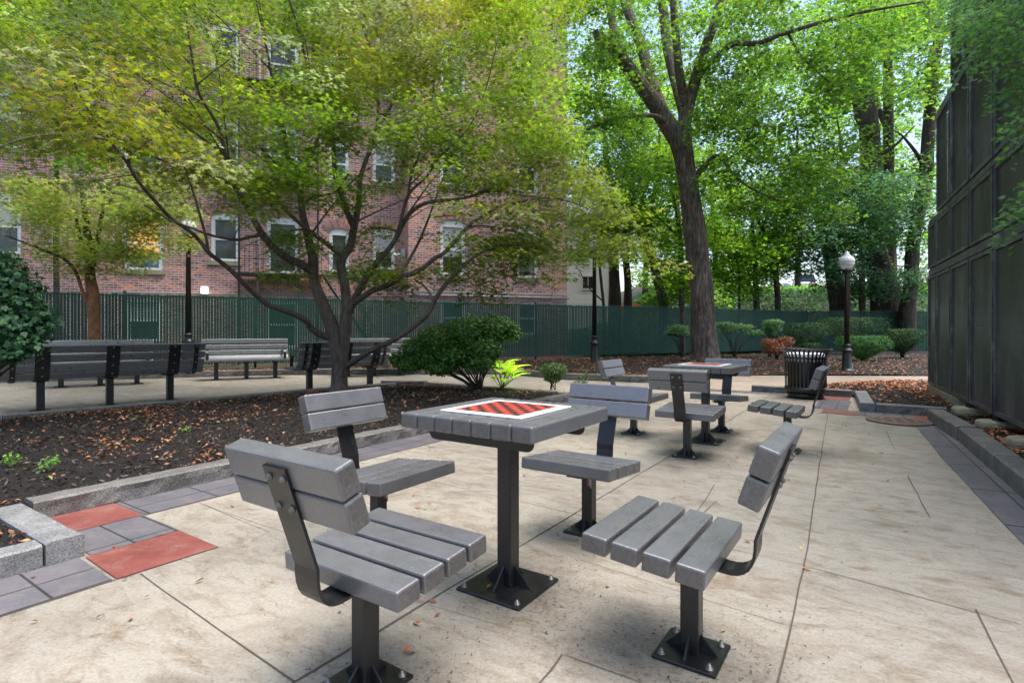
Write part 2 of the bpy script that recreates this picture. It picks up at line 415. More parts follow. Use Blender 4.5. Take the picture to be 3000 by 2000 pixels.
def m_brick(name, arch=False):
    m, nt = mat(name)
    uv = coords(nt, 'UV')
    wob = nd(nt, 'ShaderNodeTexNoise', {'Vector': uv, 'Scale': 5.0, 'Detail': 2.0}).outputs['Color']
    uvw = nd(nt, 'ShaderNodeMix', {0: 0.012}, data_type='RGBA', blend_type='LINEAR_LIGHT')
    nt.links.new(uv, uvw.inputs[6]); nt.links.new(wob, uvw.inputs[7])
    vec = uvw.outputs[2]
    br = nd(nt, 'ShaderNodeTexBrick', {'Vector': vec, 'Scale': 1.0, 'Mortar Size': 0.0075, 'Mortar Smooth': 0.25, 'Bias': -0.1,
            'Brick Width': 0.225, 'Row Height': 0.078, 'Color1': (0.205, 0.083, 0.073, 1), 'Color2': (0.105, 0.060, 0.056, 1), 'Mortar': (0.43, 0.37, 0.33, 1)})
    # one random value per brick from snapped coordinates
    sep = nd(nt, 'ShaderNodeSeparateXYZ', {0: vec})
    row = mth(nt, 'FLOOR', mth(nt, 'DIVIDE', sep.outputs[1], 0.078))
    colx = mth(nt, 'FLOOR', mth(nt, 'ADD', mth(nt, 'DIVIDE', sep.outputs[0], 0.225), mth(nt, 'MULTIPLY', mth(nt, 'MODULO', row, 2.0), 0.5)))
    cm = nd(nt, 'ShaderNodeCombineXYZ', {0: colx, 1: row})
    wn = nd(nt, 'ShaderNodeTexWhiteNoise', {'Vector': cm.outputs[0]}, noise_dimensions='2D').outputs['Value']
    pal = ramp(nt, wn, [(0.0, (0.16, 0.105, 0.096)), (0.22, (0.275, 0.150, 0.136)), (0.5, (0.385, 0.190, 0.172)), (0.8, (0.46, 0.240, 0.218)), (0.95, (0.60, 0.23, 0.12))])
    n1 = noise(nt, uv, 0.35, 4, 0.6); n2 = noise(nt, uv, 16, 4, 0.7)
    c = mix(nt, br.outputs['Fac'], pal, (0.66, 0.59, 0.54))
    c = mix(nt, 0.7, c, ramp(nt, n2, [(0.3, (0.72,) * 3), (0.7, (1.25,) * 3)]), 'MULTIPLY')
    c = mix(nt, 0.85, c, ramp(nt, n1, [(0.32, (0.72, 0.72, 0.74)), (0.68, (1.2, 1.15, 1.12))]), 'MULTIPLY')
    grn = noise(nt, mapping(nt, uv, (1.1, 0.22, 1)), 1.0, 4, 0.6)
    c = mix(nt, mth(nt, 'MULTIPLY', ramp(nt, grn, [(0.60, (0, 0, 0)), (0.75, (1, 1, 1))]), 0.5), c, (0.12, 0.115, 0.045))
    h = mth(nt, 'SUBTRACT', mth(nt, 'MULTIPLY', n2, 0.5), mth(nt, 'MULTIPLY', br.outputs['Fac'], 1.0))
    bsdf(nt, c, 0.85, bump(nt, h, 0.6, 0.01), spec=0.2)
    return m
M['brick'] = m_brick('old_brick')
def m_glass(name, col, rough=0.06):
    m, nt = mat(name)
    p = coords(nt)
    n1 = noise(nt, p, 1.6, 3, 0.5)
    bsdf(nt, ramp(nt, n1, [(0.3, tuple(x * 0.6 for x in col)), (0.7, col)]), rough, None, spec=0.6)
    return m
M['pane'] = m_glass('window_glass', (0.045, 0.05, 0.055))
M['carglass'] = m_glass('car_glass', (0.03, 0.045, 0.07))
M['blind'] = m_plain('white_blind', (0.42, 0.42, 0.40), 0.6, 0, 0.15, 4)
def m_glow(name, col, s, base=(0.6, 0.5, 0.3)):
    m, nt = mat(name)
    n = bsdf(nt, base, 0.4)
    n.inputs['Emission Color'].default_value = c4(col); n.inputs['Emission Strength'].default_value = s
    return m
M['roomglow'] = m_glow('lit_orange_blind', (1.0, 0.46, 0.12), 0.28, (0.5, 0.3, 0.1))
M['lampglow'] = m_glow('lit_wall_lamp', (1.0, 0.93, 0.78), 1.6)
M['blue'] = m_plain('blue_cloth', (0.03, 0.05, 0.3), 0.6)
def m_globe(name, col, tr):
    m, nt = mat(name)
    p = coords(nt)
    n1 = noise(nt, p, 6, 3, 0.6)
    bsdf(nt, mix(nt, 1.0, col, ramp(nt, n1, [(0.3, (0.85,) * 3), (0.7, (1.05,) * 3)]), 'MULTIPLY'), 0.18, None, spec=0.5, Transmission_Weight=tr)
    return m
M['globe'] = m_globe('frosted_globe', (0.66, 0.67, 0.68), 0.12)
M['globe_low'] = m_globe('ribbed_globe', (0.62, 0.63, 0.62), 0.35)

def m_bark(name, c0, c1, c2, vs=(9, 9, 1.6), bs=0.8, dist=0.03, upper=None):
    m, nt = mat(name)
    p = geo_pos(nt)
    g = noise(nt, mapping(nt, p, vs), 1.6, 6, 0.7, 0.5)
    b = noise(nt, p, 1.3, 4, 0.6)
    f = noise(nt, p, 60, 3, 0.7)
    c = ramp(nt, g, [(0.3, c0), (0.5, c1), (0.72, c2)])
    c = mix(nt, 0.8, c, ramp(nt, b, [(0.3, (0.6, 0.6, 0.6)), (0.7, (1.25, 1.2, 1.15))]), 'MULTIPLY')
    if upper:                                          # dark old bark above the peeled lower stem
        z = nd(nt, 'ShaderNodeSeparateXYZ', {0: p}).outputs[2]
        z = mth(nt, 'ADD', z, mth(nt, 'MULTIPLY', mth(nt, 'SUBTRACT', g, 0.5), 1.6))
        k = nd(nt, 'ShaderNodeMapRange', {0: z, 1: upper, 2: upper + 0.35}).outputs[0]
        c = mix(nt, k, c, (0.04, 0.030, 0.024))
    bsdf(nt, c, 0.8, bump(nt, mth(nt, 'ADD', g, mth(nt, 'MULTIPLY', f, 0.2)), bs, dist), spec=0.25)
    return m
M['bark_maple'] = m_bark('smooth_maple_bark', (0.050, 0.039, 0.032), (0.098, 0.079, 0.066), (0.18, 0.152, 0.128), (14, 14, 4), 0.35, 0.01)
M['bark_big'] = m_bark('shaggy_bark', (0.030, 0.024, 0.020), (0.140, 0.112, 0.090), (0.36, 0.30, 0.24), (10, 10, 2.0), 1.0, 0.08)
M['bark_dark'] = m_bark('dark_bark', (0.022, 0.017, 0.014), (0.066, 0.052, 0.042), (0.14, 0.112, 0.09), (7, 7, 1.2), 0.9, 0.05)
M['bark_rust'] = m_bark('rust_brown_bark', (0.065, 0.03, 0.016), (0.18, 0.085, 0.042), (0.27, 0.14, 0.075), (12, 12, 5), 0.5, 0.015, 2.05)

def m_leaf(name, tint=(1, 1, 1), trans=0.55, rough=0.34, tmul=3.3, spec=0.5):
    m, nt = mat(name)
    a = nd(nt, 'ShaderNodeVertexColor', layer_name='Col').outputs['Color']
    c = mix(nt, 1.0, a, tint, 'MULTIPLY')
    t = mix(nt, 1.0, a, tuple(tmul * x for x in tint), 'MULTIPLY')
    p = nd(nt, 'ShaderNodeBsdfPrincipled', {'Base Color': c, 'Roughness': rough, 'Specular IOR Level': spec})
    tr = nd(nt, 'ShaderNodeBsdfTranslucent', {'Color': t})
    s = nd(nt, 'ShaderNodeMixShader', {0: trans, 1: p.outputs[0], 2: tr.outputs[0]})
    nd(nt, 'ShaderNodeOutputMaterial', {'Surface': s.outputs[0]})
    return m
M['leaf'] = m_leaf('maple_leaf')
M['leaf_bg'] = m_leaf('broad_leaf', trans=0.5, rough=0.45, tmul=3.0)
M['leaf_gloss'] = m_leaf('glossy_leaf', trans=0.2, rough=0.45, tmul=2.0, spec=0.35)
M['leaf_cedar'] = m_leaf('cedar_spray', trans=0.35, rough=0.5, tmul=2.2, spec=0.35)
M['leaf_yew'] = m_leaf('needle_leaf', trans=0.2, rough=0.6, tmul=1.8, spec=0.2)
M['litter'] = m_leaf('fallen_leaf', trans=0.1, rough=0.55, tmul=1.2)

# ------------------------------------------------------------------ leaf meshes
def kites(angles, lens, hw, mid=0.45, droop=0.12):
    v = []; f = []
    for a, L in zip(angles, lens):
        a = R(a); d = np.array((math.sin(a), math.cos(a))); q = np.array((d[1], -d[0])); b = len(v)
        v += [(0, 0, 0), (*(d * mid * L - q * hw * L), 0.03), (*(d * L), -droop * L), (*(d * mid * L + q * hw * L), 0.03)]
        f.append((b, b + 3, b + 2, b + 1))
    return np.array(v, float), f
PALM = kites((-105, -52, 0, 52, 105), (0.62, 0.9, 1.0, 0.9, 0.62), 0.185)
MAPLE = kites((-62, 0, 62), (0.8, 1.0, 0.8), 0.30, 0.42)
LITTER = kites((0,), (1.0,), 0.2, 0.45, 0.25)
OVAL = kites((0,), (1.0,), 0.27, 0.45, 0.1)
ROUND = kites((0,), (1.0,), 0.42, 0.5, 0.12)
NEEDLE = kites((-38, 0, 38), (0.8, 1.0, 0.8), 0.10, 0.5, 0.05)
FERN = kites((-55, -28, 0, 28, 55), (0.6, 0.85, 1.0, 0.85, 0.6), 0.11, 0.55, 0.1)
def leafmesh(name, P, Nrm, size, cols, tmpl, mt, rng, parent=None, fwd=None, fj=1.0):
    P = np.asarray(P, float); n = len(P)
    Nrm = np.asarray(Nrm, float); Nrm /= np.linalg.norm(Nrm, axis=1, keepdims=True) + 1e-9
    rnd = rng.normal(size=(n, 3))
    if fwd is not None: rnd = rnd * fj + np.asarray(fwd)
    fw = rnd - Nrm * (rnd * Nrm).sum(1, keepdims=True)
    fw /= np.linalg.norm(fw, axis=1, keepdims=True) + 1e-9
    rt = np.cross(fw, Nrm)
    tv, tf = tmpl; k = len(tv)
    s = np.asarray(size, float).reshape(-1, 1, 1) * np.ones((n, 1, 1))
    V = P[:, None, :] + s * (tv[None, :, 0:1] * rt[:, None, :] + tv[None, :, 1:2] * fw[:, None, :] + tv[None, :, 2:3] * Nrm[:, None, :])
    V = V.reshape(-1, 3)
    fa = np.array(tf, int); m = len(fa)
    idx = (fa[None] + (np.arange(n) * k)[:, None, None]).reshape(-1)
    me = bpy.data.meshes.new(name)
    me.vertices.add(n * k); me.vertices.foreach_set('co', V.ravel())
    me.loops.add(n * m * 4); me.loops.foreach_set('vertex_index', idx.astype(np.int32))
    me.polygons.add(n * m)
    me.polygons.foreach_set('loop_start', (np.arange(n * m) * 4).astype(np.int32))
    me.update(calc_edges=True)
    ca = me.color_attributes.new('Col', 'FLOAT_COLOR', 'POINT')
    C = np.ones((n, k, 4)); C[:, :, :3] = np.asarray(cols)[:, None, :]
    ca.data.foreach_set('color', C.ravel())
    me.materials.append(mt)
    o = bpy.data.objects.new(name, me); COL.objects.link(o)
    if parent: o.parent = parent
    return o
def pick(rng, pal, n, jit=0.18):
    pal = np.array(pal, float)
    w = pal[:, 3] / pal[:, 3].sum()
    c = pal[rng.choice(len(pal), n, p=w), :3]
    return np.clip(c * (1 + rng.normal(0, jit, (n, 1))) * (1 + rng.normal(0, 0.06, (n, 3))), 0.002, 0.8)
def up_normals(rng, n, tilt=0.4):
    N = rng.normal(0, tilt, (n, 3)); N[:, 2] = 1.0
    return N
# ================================================================== GROUND
rng = np.random.default_rng(11)
bm = bmesh.new()
g0 = [bm.verts.new(p) for p in ((-300, -60, -0.05), (300, -60, -0.05), (300, 500, -0.05), (-300, 500, -0.05))]
bm.faces.new(g0)
setp(obj('ground', bm, M['soil']), kind='structure')

def xy(u, w): p = UW(u, w); return (p.x, p.y)
# chess plaza slab (stamped concrete), dense enough to be one sheet
plaza = [xy(-6, -12), xy(-6, 2.6), xy(3.85, 1.0), xy(8.9, 0.9), (5.6, 9.2), xy(10.62, -1.3), xy(10.62, -2.7), (3.0, 11.5), (1.2, 12.3), (-0.1, 13.8), (-5.5, 13.6), (-9.5, 12.3), (-16, 9.5), (-16, 0)]
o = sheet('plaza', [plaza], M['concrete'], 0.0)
pathp = [(3.2, 11.4), xy(10.66, -2.75), xy(10.66, -1.3), (5.2, 9.7), (6.0, 10.6), (7.1, 11.1), (8.6, 11.0), (11.5, 10.5), (24, 8.4), (24, 12.4), (12.5, 13.0), (10.0, 13.3), (5.8, 13.45), (3.6, 13.2), (2.6, 12.4)]
sheet('path', [pathp], M['path'], 0.004)

def strip(u0, u1, w0, w1): return [xy(u0, w0), xy(u1, w0), xy(u1, w1), xy(u0, w1)]
def uv_uw(co):                                       # paver joints run along the band
    return ((co.x * SA + co.y * CA) + 0.11, (co.x * CA - co.y * SA) + 4.055)
def uv_wu(co):
    return ((co.x * CA - co.y * SA), (co.x * SA + co.y * CA) - 1.07)
sheet('paving_band', [strip(1.5, 8.0, -4.06, -3.66)], M['paver'], 0.004, uvfn=uv_uw)
sheet('paving_inset', [strip(1.085, 1.49, -3.655, -3.215)], M['paver'], 0.004, uvfn=uv_wu)
sheet('paving_band', [[xy(1.04, -3.23), xy(1.03, -2.815), xy(-2.2, -2.85), xy(-2.2, -3.25)]], M['paver'], 0.004, uvfn=lambda co: ((co.x * SA + co.y * CA) * 1.0, (co.x * CA - co.y * SA) + 3.235))
sheet('red_paving', [strip(1.13, 1.49, -4.06, -3.66), [xy(1.06, -3.21), xy(1.49, -3.205), xy(1.485, -2.80), xy(1.045, -2.81)]], M['red'], 0.005)
# right-hand side bands
E0 = gp(2683, 1248); E1 = gp(2768, 1350); E2 = gp(2995, 1590)
I0 = gp(2768, 1236); I1 = gp(2871, 1297); I2 = gp(2999, 1395)
def ext(a, b, t): return (b[0] + (b[0] - a[0]) * t, b[1] + (b[1] - a[1]) * t)
E3 = ext(E1, E2, 1.5); I3 = ext(I1, I2, 1.9)
sheet('paving_band', [[E0, E1, E2, E3, I3, I2, I1, (I0[0] - 0.1, I0[1] - 0.18)]], M['paver'], 0.004,
      uvfn=lambda co: ((co.x * math.sin(R(30)) + co.y * math.cos(R(30))) / 2.0, (co.x * math.cos(R(30)) - co.y * math.sin(R(30))) - 0.62))
sheet('paving_band', [strip(8.42, 8.84, -0.29, 0.30)], M['paver'], 0.004, uvfn=lambda co: ((co.x * SA + co.y * CA) - 8.43, (co.x * CA - co.y * SA)))
sheet('red_paving', [strip(8.40, 8.84, 0.305, 0.72), strip(8.42, 8.86, -0.70, -0.295), strip(10.05, 10.6, -0.84, -0.45)], M['red'], 0.005)
sheet('paving_band', [strip(8.865, 10.045, -0.83, -0.42)], M['paver'], 0.0045, uvfn=uv_uw)
sheet('paving_band', [strip(10.3, 10.62, -2.75, -1.0)], M['paver'], 0.004, uvfn=lambda co: ((co.x * SA + co.y * CA) * 0.6, (co.x * CA - co.y * SA)))
# sawn joints of the slab
M['joint'] = m_plain('joint_dirt', (0.085, 0.068, 0.052), 0.9, 0, 0.3, 30)
bm = bmesh.new()
rj = random.Random(5)
def joint(a, b, wd=0.008):
    a = Vector((a[0], a[1], 0)); b = Vector((b[0], b[1], 0)); n = max(2, int((b - a).length / 0.25)); d = (b - a).normalized(); q = Vector((-d.y, d.x, 0))
    prev = None
    for i in range(n + 1):
        c = a.lerp(b, i / n) + q * rj.uniform(-0.004, 0.004); h = wd * rj.uniform(0.18, 0.42)
        cur = (bm.verts.new((c.x - q.x * h, c.y - q.y * h, 0.003)), bm.verts.new((c.x + q.x * h, c.y + q.y * h, 0.003)))
        if prev: bm.faces.new((prev[0], prev[1], cur[1], cur[0]))
        prev = cur
joint(xy(-3, -1.52), xy(1.05, -1.53), 0.012); joint(xy(1.05, -1.53), xy(10.3, -1.60), 0.012)
joint(xy(-3, -0.10), xy(2.9, -0.31), 0.010); joint(xy(2.9, -0.31), xy(8.42, -0.62), 0.010)
joint(xy(1.13, -2.79), xy(1.05, -1.53), 0.010)
joint(gp(1600, 1486), gp(2358, 1657), 0.006); joint(gp(2358, 1657), gp(2990, 1830), 0.006)
joint(gp(1284, 1414), gp(1600, 1486), 0.005); joint(gp(600, 1480), gp(1100, 1650), 0.004)
joint(gp(580, 1472), gp(790, 1560), 0.004); joint(xy(1.49, -3.66), xy(1.49, -2.80), 0.010)
joint(gp(417, 1508), gp(683, 1443), 0.006)
joint(xy(5.0, -3.66), xy(5.05, -0.46), 0.005); joint(gp(2093, 1420), gp(2036, 1510), 0.007); joint(gp(2595, 1261), gp(2620, 1316), 0.008); joint(gp(2660, 1393), gp(2722, 1515), 0.009)
joint(gp(1315, 1440), gp(1437, 1438), 0.005); joint(gp(2100, 1465), gp(2020, 1545), 0.007)
joint(gp(1650, 1918), gp(1570, 2010), 0.009); joint(gp(1650, 1918), gp(1880, 2000), 0.005); joint(gp(2860, 1785), gp(2990, 2040), 0.008)
joint(gp(1250, 1770), gp(1500, 1840), 0.004); joint(gp(1700, 1640), gp(2300, 1830), 0.004)
joint(gp(0, 1195), gp(70, 1210), 0.01); joint(gp(330, 1152), gp(430, 1180), 0.01); joint(gp(210, 1172), gp(260, 1190), 0.01)
joint(E0, E1, 0.016); joint(E1, E2, 0.016); joint(E2, E3, 0.016); joint(xy(1.5, -3.655), xy(8, -3.655), 0.012); joint(xy(1.04, -2.81), xy(-2.2, -2.845), 0.010)
joint(xy(8.42, -0.82), xy(10.5, -0.845), 0.012); joint(xy(8.405, -0.7), xy(8.405, 0.1), 0.01)
setp(obj('plaza_joints', bm, M['joint']), kind='structure')

# ------------------------------------------------------------------ kerbs
def kerb(name_label, a, b, w=0.15, h=0.11, side=1, rough=0.012, m='granite', z0=-0.04, group='granite kerbs', seed=0):
    """a -> b is the visible face line; the stone extends by w to the given side of it"""
    a = Vector((a[0], a[1], 0)); b = Vector((b[0], b[1], 0))
    L = (b - a).length; d = (b - a).normalized(); q = Vector((-d.y, d.x, 0)) * side
    o = thing('granite_kerb', name_label, 'kerb', (a.x, a.y, 0), 0, group)
    nx = max(4, int(L / 0.05)); prof = [(0, 0), (0.0, 0.35), (0.0, 0.7), (0.0, 0.93), (0.09, 1.0), (0.9, 1.0), (1.0, 0.93), (1.0, 0.0)]
    bm = bmesh.new(); rows = []
    for i in range(nx + 1):
        t = i / nx; row = []
        for j, (pw, pz) in enumerate(prof):
            p = d * (L * t) + q * (w * pw); z = z0 + (h - z0) * pz
            n3 = mnoise.noise(Vector((p.x + a.x, p.y + a.y, z * 1.5)) * 9 + Vector((seed, 0, 0))) + 0.6 * mnoise.noise(Vector((p.x + a.x, p.y + a.y, z)) * 26)
            if j < 5: p = p - q * (rough * n3)
            if j in (4, 5): z += rough * 0.25 * mnoise.noise(p * 7 + Vector((3, seed, 1)))
            row.append(bm.verts.new((p.x, p.y, z)))
        rows.append(row)
    for i in range(nx):
        for j in range(len(prof) - 1):
            bm.faces.new((rows[i][j], rows[i + 1][j], rows[i + 1][j + 1], rows[i][j + 1]))
    bm.faces.new(rows[0]); bm.faces.new(rows[-1][::-1])
    bmesh.ops.recalc_face_normals(bm, faces=bm.faces[:])
    ob = obj('stone', bm, M[m], o)
    return o
kerb('short rough granite kerb with pale sawn top at the lower left corner, beside grey pavers', xy(-2.0, -3.26), xy(0.905, -3.24), 0.13, 0.105, 1, 0.006, 'granite_cut', seed=1)
kerb('pale sawn granite end stone turning in beside the red paving square', xy(1.06, -4.10), xy(1.065, -3.235), 0.15, 0.112, -1, 0.005, 'granite_cut', seed=2)
kerb('long rough-faced granite kerb behind the grey paver band, next to the red square', xy(1.09, -4.06), xy(4.4, -4.06), 0.15, 0.115, 1, 0.016, seed=3)
kerb('rough granite kerb of the mulch bed, half hidden behind the near chess table', xy(4.41, -4.06), xy(8.0, -4.06), 0.15, 0.115, 1, 0.016, seed=4)
FK = [(-9.5, 2.6), (-5.90, 6.37), (-3.11, 9.40), (-2.15, 10.28)]
def seg(a, b, t0, t1): return ((a[0] + (b[0] - a[0]) * t0, a[1] + (b[1] - a[1]) * t0), (a[0] + (b[0] - a[0]) * t1, a[1] + (b[1] - a[1]) * t1))
kerb('dark flush kerb along the far side of the mulch bed at the left edge', FK[0], FK[1], 0.12, 0.125, 1, 0.004, seed=5)
kerb('dark flush kerb between the mulch bed and the benches seen from behind', (FK[1][0] + .01, FK[1][1] + .01), FK[2], 0.12, 0.125, 1, 0.004, seed=6)
kerb('dark flush kerb at the foot of the spreading maple, right end', (FK[2][0] + .01, FK[2][1] + .01), FK[3], 0.12, 0.125, 1, 0.004, seed=7)
kerb('low pale granite kerb behind the round bush in the middle', (-2.55, 10.72), (-1.65, 10.68), 0.14, 0.12, 1, 0.01, seed=8)
kerb('rough granite kerb closing the right end of the middle mulch bed', (0.75, 9.05), (-1.60, 10.66), 0.14, 0.11, 1, 0.01, seed=9)
BK = [(-13, 10.6), (-7.5, 12.95), (-5.48, 13.78), (-2.2, 13.9), (-0.08, 13.84), (0.55, 13.05), (1.23, 12.34), (2.54, 11.79), (3.3, 11.62)]
bl = ['grey granite kerb behind the benches at the far left edge', 'grey granite kerb below the bench that faces the camera', 'grey granite kerb seen between the trunk and the bench legs', 'grey granite kerb behind the round bush by the lime hosta', 'short granite kerb stone left of the middle lamp post',
      'granite kerb stone in front of the middle lamp post', 'rough granite kerb behind the small clipped bush', 'rough granite kerb ending behind the far chess table']
for i in range(len(BK) - 1):
    b_ = BK[i + 1]; a_ = BK[i]
    kerb(bl[i], seg(a_, b_, 0.004, 1)[0], b_, 0.15, 0.14, 1, 0.014, seed=20 + i)
kerb('rough granite kerb running behind the black litter bin', xy(10.66, -1.98), xy(10.66, -0.44), 0.15, 0.115, 1, 0.012, seed=30)
kerb('pale sawn granite kerb running forward from behind the litter bin', xy(10.63, -0.40), xy(8.86, -0.27), 0.17, 0.12, 1, 0.006, 'granite_cut', seed=31)
kerb('rough granite kerb in front of the leafy bed, above the drain cover', xy(8.86, -0.09), xy(8.86, 0.66), 0.15, 0.12, 1, 0.014, seed=32)
i0 = (I0[0], I0[1])
kerb('granite kerb stone beside the black screen, just right of the drain cover', i0, gp(2868, 1296), 0.17, 0.15, -1, 0.005, seed=33)
kerb('granite kerb stone beside the black screen at the right edge', gp(2873, 1298), gp(2999, 1395), 0.17, 0.145, -1, 0.005, seed=34)
kerb('granite kerb continuing along the black screen out of view', ext(I1, I2, 0.01), I3, 0.17, 0.145, -1, 0.005, seed=35)

# ------------------------------------------------------------------ mulch beds
bedA = [xy(1.12, -4.10), xy(8.02, -4.10), (0.70, 9.10), (-1.62, 10.72), (-2.5, 10.75), (-2.12, 10.34), (-3.05, 9.55), (-5.85, 6.45), (-9.5, 2.7), xy(-3, -7.5), xy(-3, -3.32), xy(0.92, -3.32), xy(0.95, -4.0)]
bedA = [(p[0], p[1]) for p in bedA]
fenceA = Vector((0.21, 18.95, 0)); fdir = Vector((0.886, 0.463, 0)).normalized()
FC = fenceA + fdir * 15.55                              # corner of the fence
FE = Vector((24.0, 25.6, 0))
FL = fenceA - fdir * 22.0
bedB = [(p[0], p[1] + 0.08) for p in BK] + [(3.55, 13.15), (5.8, 13.5), (10.0, 13.35), (12.5, 13.05), (24, 12.5), (24, 25.9), (FC.x, FC.y + 0.2), (FL.x, FL.y + 0.2), (-19, 8.0)]
bedC = [xy(10.76, -1.95), xy(10.76, -0.3), xy(8.95, -0.15), xy(8.95, 0.62), (5.55, 6.75), gp(2868, 1293), (3.95, 4.1), (4.5, 4.1), (7.4, 9.5), (11.5, 10.7), (8.6, 11.2), (7.1, 11.25), (6.1, 10.7)]
bedC = [(p[0], p[1]) for p in bedC]
def hA(x, y):
    e = edge_dist(bedA, x, y) if inside(bedA, x, y) else 0.0
    return 0.075 + 0.07 * min(1, e / 1.5) + 0.018 * mnoise.noise(Vector((x * 1.3, y * 1.3, 0))) + 0.012 * mnoise.noise(Vector((x * 7, y * 7, 3)))
def hB(x, y):
    e = edge_dist(bedB, x, y) if inside(bedB, x, y) else 0.0
    return 0.03 + 0.17 * min(1, e / 2.2) + 0.03 * mnoise.noise(Vector((x * 0.9, y * 0.9, 0))) + 0.012 * mnoise.noise(Vector((x * 5, y * 5, 3)))
def hC(x, y):
    e = edge_dist(bedC, x, y) if inside(bedC, x, y) else 0.0
    return 0.035 + 0.11 * min(1, e / 0.8) + 0.02 * mnoise.noise(Vector((x * 1.5, y * 1.5, 0))) + 0.012 * mnoise.noise(Vector((x * 6, y * 6, 3)))
def bed(poly, hf, step, xr=None):
    xs = [p[0] for p in poly]; ys = [p[1] for p in poly]
    bm = bmesh.new(); vm = {}
    nx = int((max(xs) - min(xs)) / step) + 1; ny = int((max(ys) - min(ys)) / step) + 1
    def V(i, j):
        if (i, j) not in vm:
            x = min(xs) + i * step; y = min(ys) + j * step
            vm[(i, j)] = bm.verts.new((x, y, hf(x, y)))
        return vm[(i, j)]
    for i in range(nx):
        for j in range(ny):
            x = min(xs) + (i + .5) * step; y = min(ys) + (j + .5) * step
            if y < 1.0 or abs(x) > 1.15 * y + 2: continue
            if inside(poly, x, y): bm.faces.new((V(i, j), V(i + 1, j), V(i + 1, j + 1), V(i, j + 1))).smooth = True
    return obj('mulch_bed', bm, M['mulch'])
setp(bed(bedA, hA, 0.07), kind='structure')
setp(bed(bedB, hB, 0.16), kind='structure')
setp(bed(bedC, hC, 0.08), kind='structure')

LIT = [(0.34, 0.11, 0.036, 3), (0.22, 0.07, 0.03, 4), (0.36, 0.16, 0.06, 1.5), (0.10, 0.045, 0.025, 3), (0.16, 0.07, 0.04, 3), (0.38, 0.24, 0.09, 1), (0.12, 0.14, 0.03, 0.5), (0.30, 0.23, 0.14, 1.5)]
CHIP = [(0.012, 0.009, 0.008, 4), (0.03, 0.02, 0.016, 4), (0.06, 0.04, 0.03, 2), (0.10, 0.07, 0.05, 0.8)]
def litter(name, poly, hf, n, pal, size, lift, tilt=0.35, dens=None, tm=LITTER, ymax=1e9):
    xs = [p[0] for p in poly]; ys = [p[1] for p in poly]
    P = []; tries = 0
    while len(P) < n and tries < n * 60:
        tries += 1
        x = rng.uniform(min(xs), max(xs)); y = rng.uniform(min(ys), max(ys))
        if y < 1.2 or y > ymax or abs(x) > 1.0 * y + 0.6 or not inside(poly, x, y): continue
        if dens and rng.random() > dens(x, y): continue
        P.append((x, y, hf(x, y) + lift + rng.uniform(0, 0.012)))
    n = len(P)
    s = size * rng.uniform(0.6, 1.4, n)
    o = leafmesh(name, P, up_normals(rng, n, tilt), s, pick(rng, pal, n, 0.25), tm, M['litter'], rng)
    setp(o, kind='stuff')
    return o
def dA(x, y):
    v = 0.16 + 0.95 * mnoise.noise(Vector((x * 0.8, y * 0.8, 9))) + 0.5 * mnoise.noise(Vector((x * 2.6, y * 2.6, 2)))
    return max(0.05, v)
SL = kites((0,), (1.0,), 0.16, 0.5, 0.15)
litter('leaf_litter', bedA, hA, 5200, LIT, 0.044, 0.008, 0.45, dA)
litter('mulch_chips', bedA, hA, 15000, CHIP, 0.038, 0.004, 0.6, None, SL)
litter('leaf_litter', bedB, hB, 14000, LIT, 0.068, 0.012, 0.35, lambda x, y: max(0.06, 0.95 - (0.10 if x < 6 else 0.16) * max(0, (y - 13.6)) + 0.5 * mnoise.noise(Vector((x * .7, y * .7, 1)))), LITTER, 22)
def dC(x, y):
    e = edge_dist([xy(8.95, -0.15), xy(8.95, 0.62), (5.55, 6.75), xy(10.5, -0.3)], x, y)
    return max(0.08, min(1.0, (e - 0.25) / 0.8))
litter('leaf_litter', bedC, hC, 5200, [(0.46, 0.16, 0.05, 4), (0.32, 0.10, 0.04, 3), (0.50, 0.25, 0.09, 2), (0.14, 0.06, 0.03, 1.5)], 0.066, 0.012, 0.35, dC)
litter('mulch_chips', bedC, hC, 3500, CHIP, 0.045, 0.004, 0.6, None, SL)
# loose leaves and crumbs on the paving, thickest around the post feet
zero = lambda x, y: 0.002
big = [xy(-1, -2.8), xy(-1, 0.3), xy(8.3, 0.2), xy(10, -0.9), xy(10, -3.6), xy(2, -3.6)]
litter('loose_leaves', big, zero, 130, [(0.42, 0.15, 0.05, 3), (0.36, 0.20, 0.05, 2), (0.20, 0.06, 0.03, 2), (0.18, 0.20, 0.05, .6)], 0.036, 0.006, 0.25)
feet = [UW(1.96, -1.34), UW(1.92, -.545), UW(1.17, -1.34), UW(2.74, -1.34), UW(1.93, -2.13), UW(5.6, -1.47), UW(4.87, -1.43), UW(6.27, -1.47), UW(5.6, -2.2), UW(5.6, -.72)]
DEB = [(0.02, 0.016, 0.012, 5), (0.05, 0.036, 0.025, 3), (0.12, 0.06, 0.03, 1)]
def dF(x, y):
    d = min(math.hypot(x - f.x - 0.12, y - f.y + 0.02) for f in feet)
    return math.exp(-(d / 0.34) ** 2) + 0.012
litter('plant_crumbs', big, zero, 2600, DEB, 0.012, 0.002, 0.3, dF, SL)

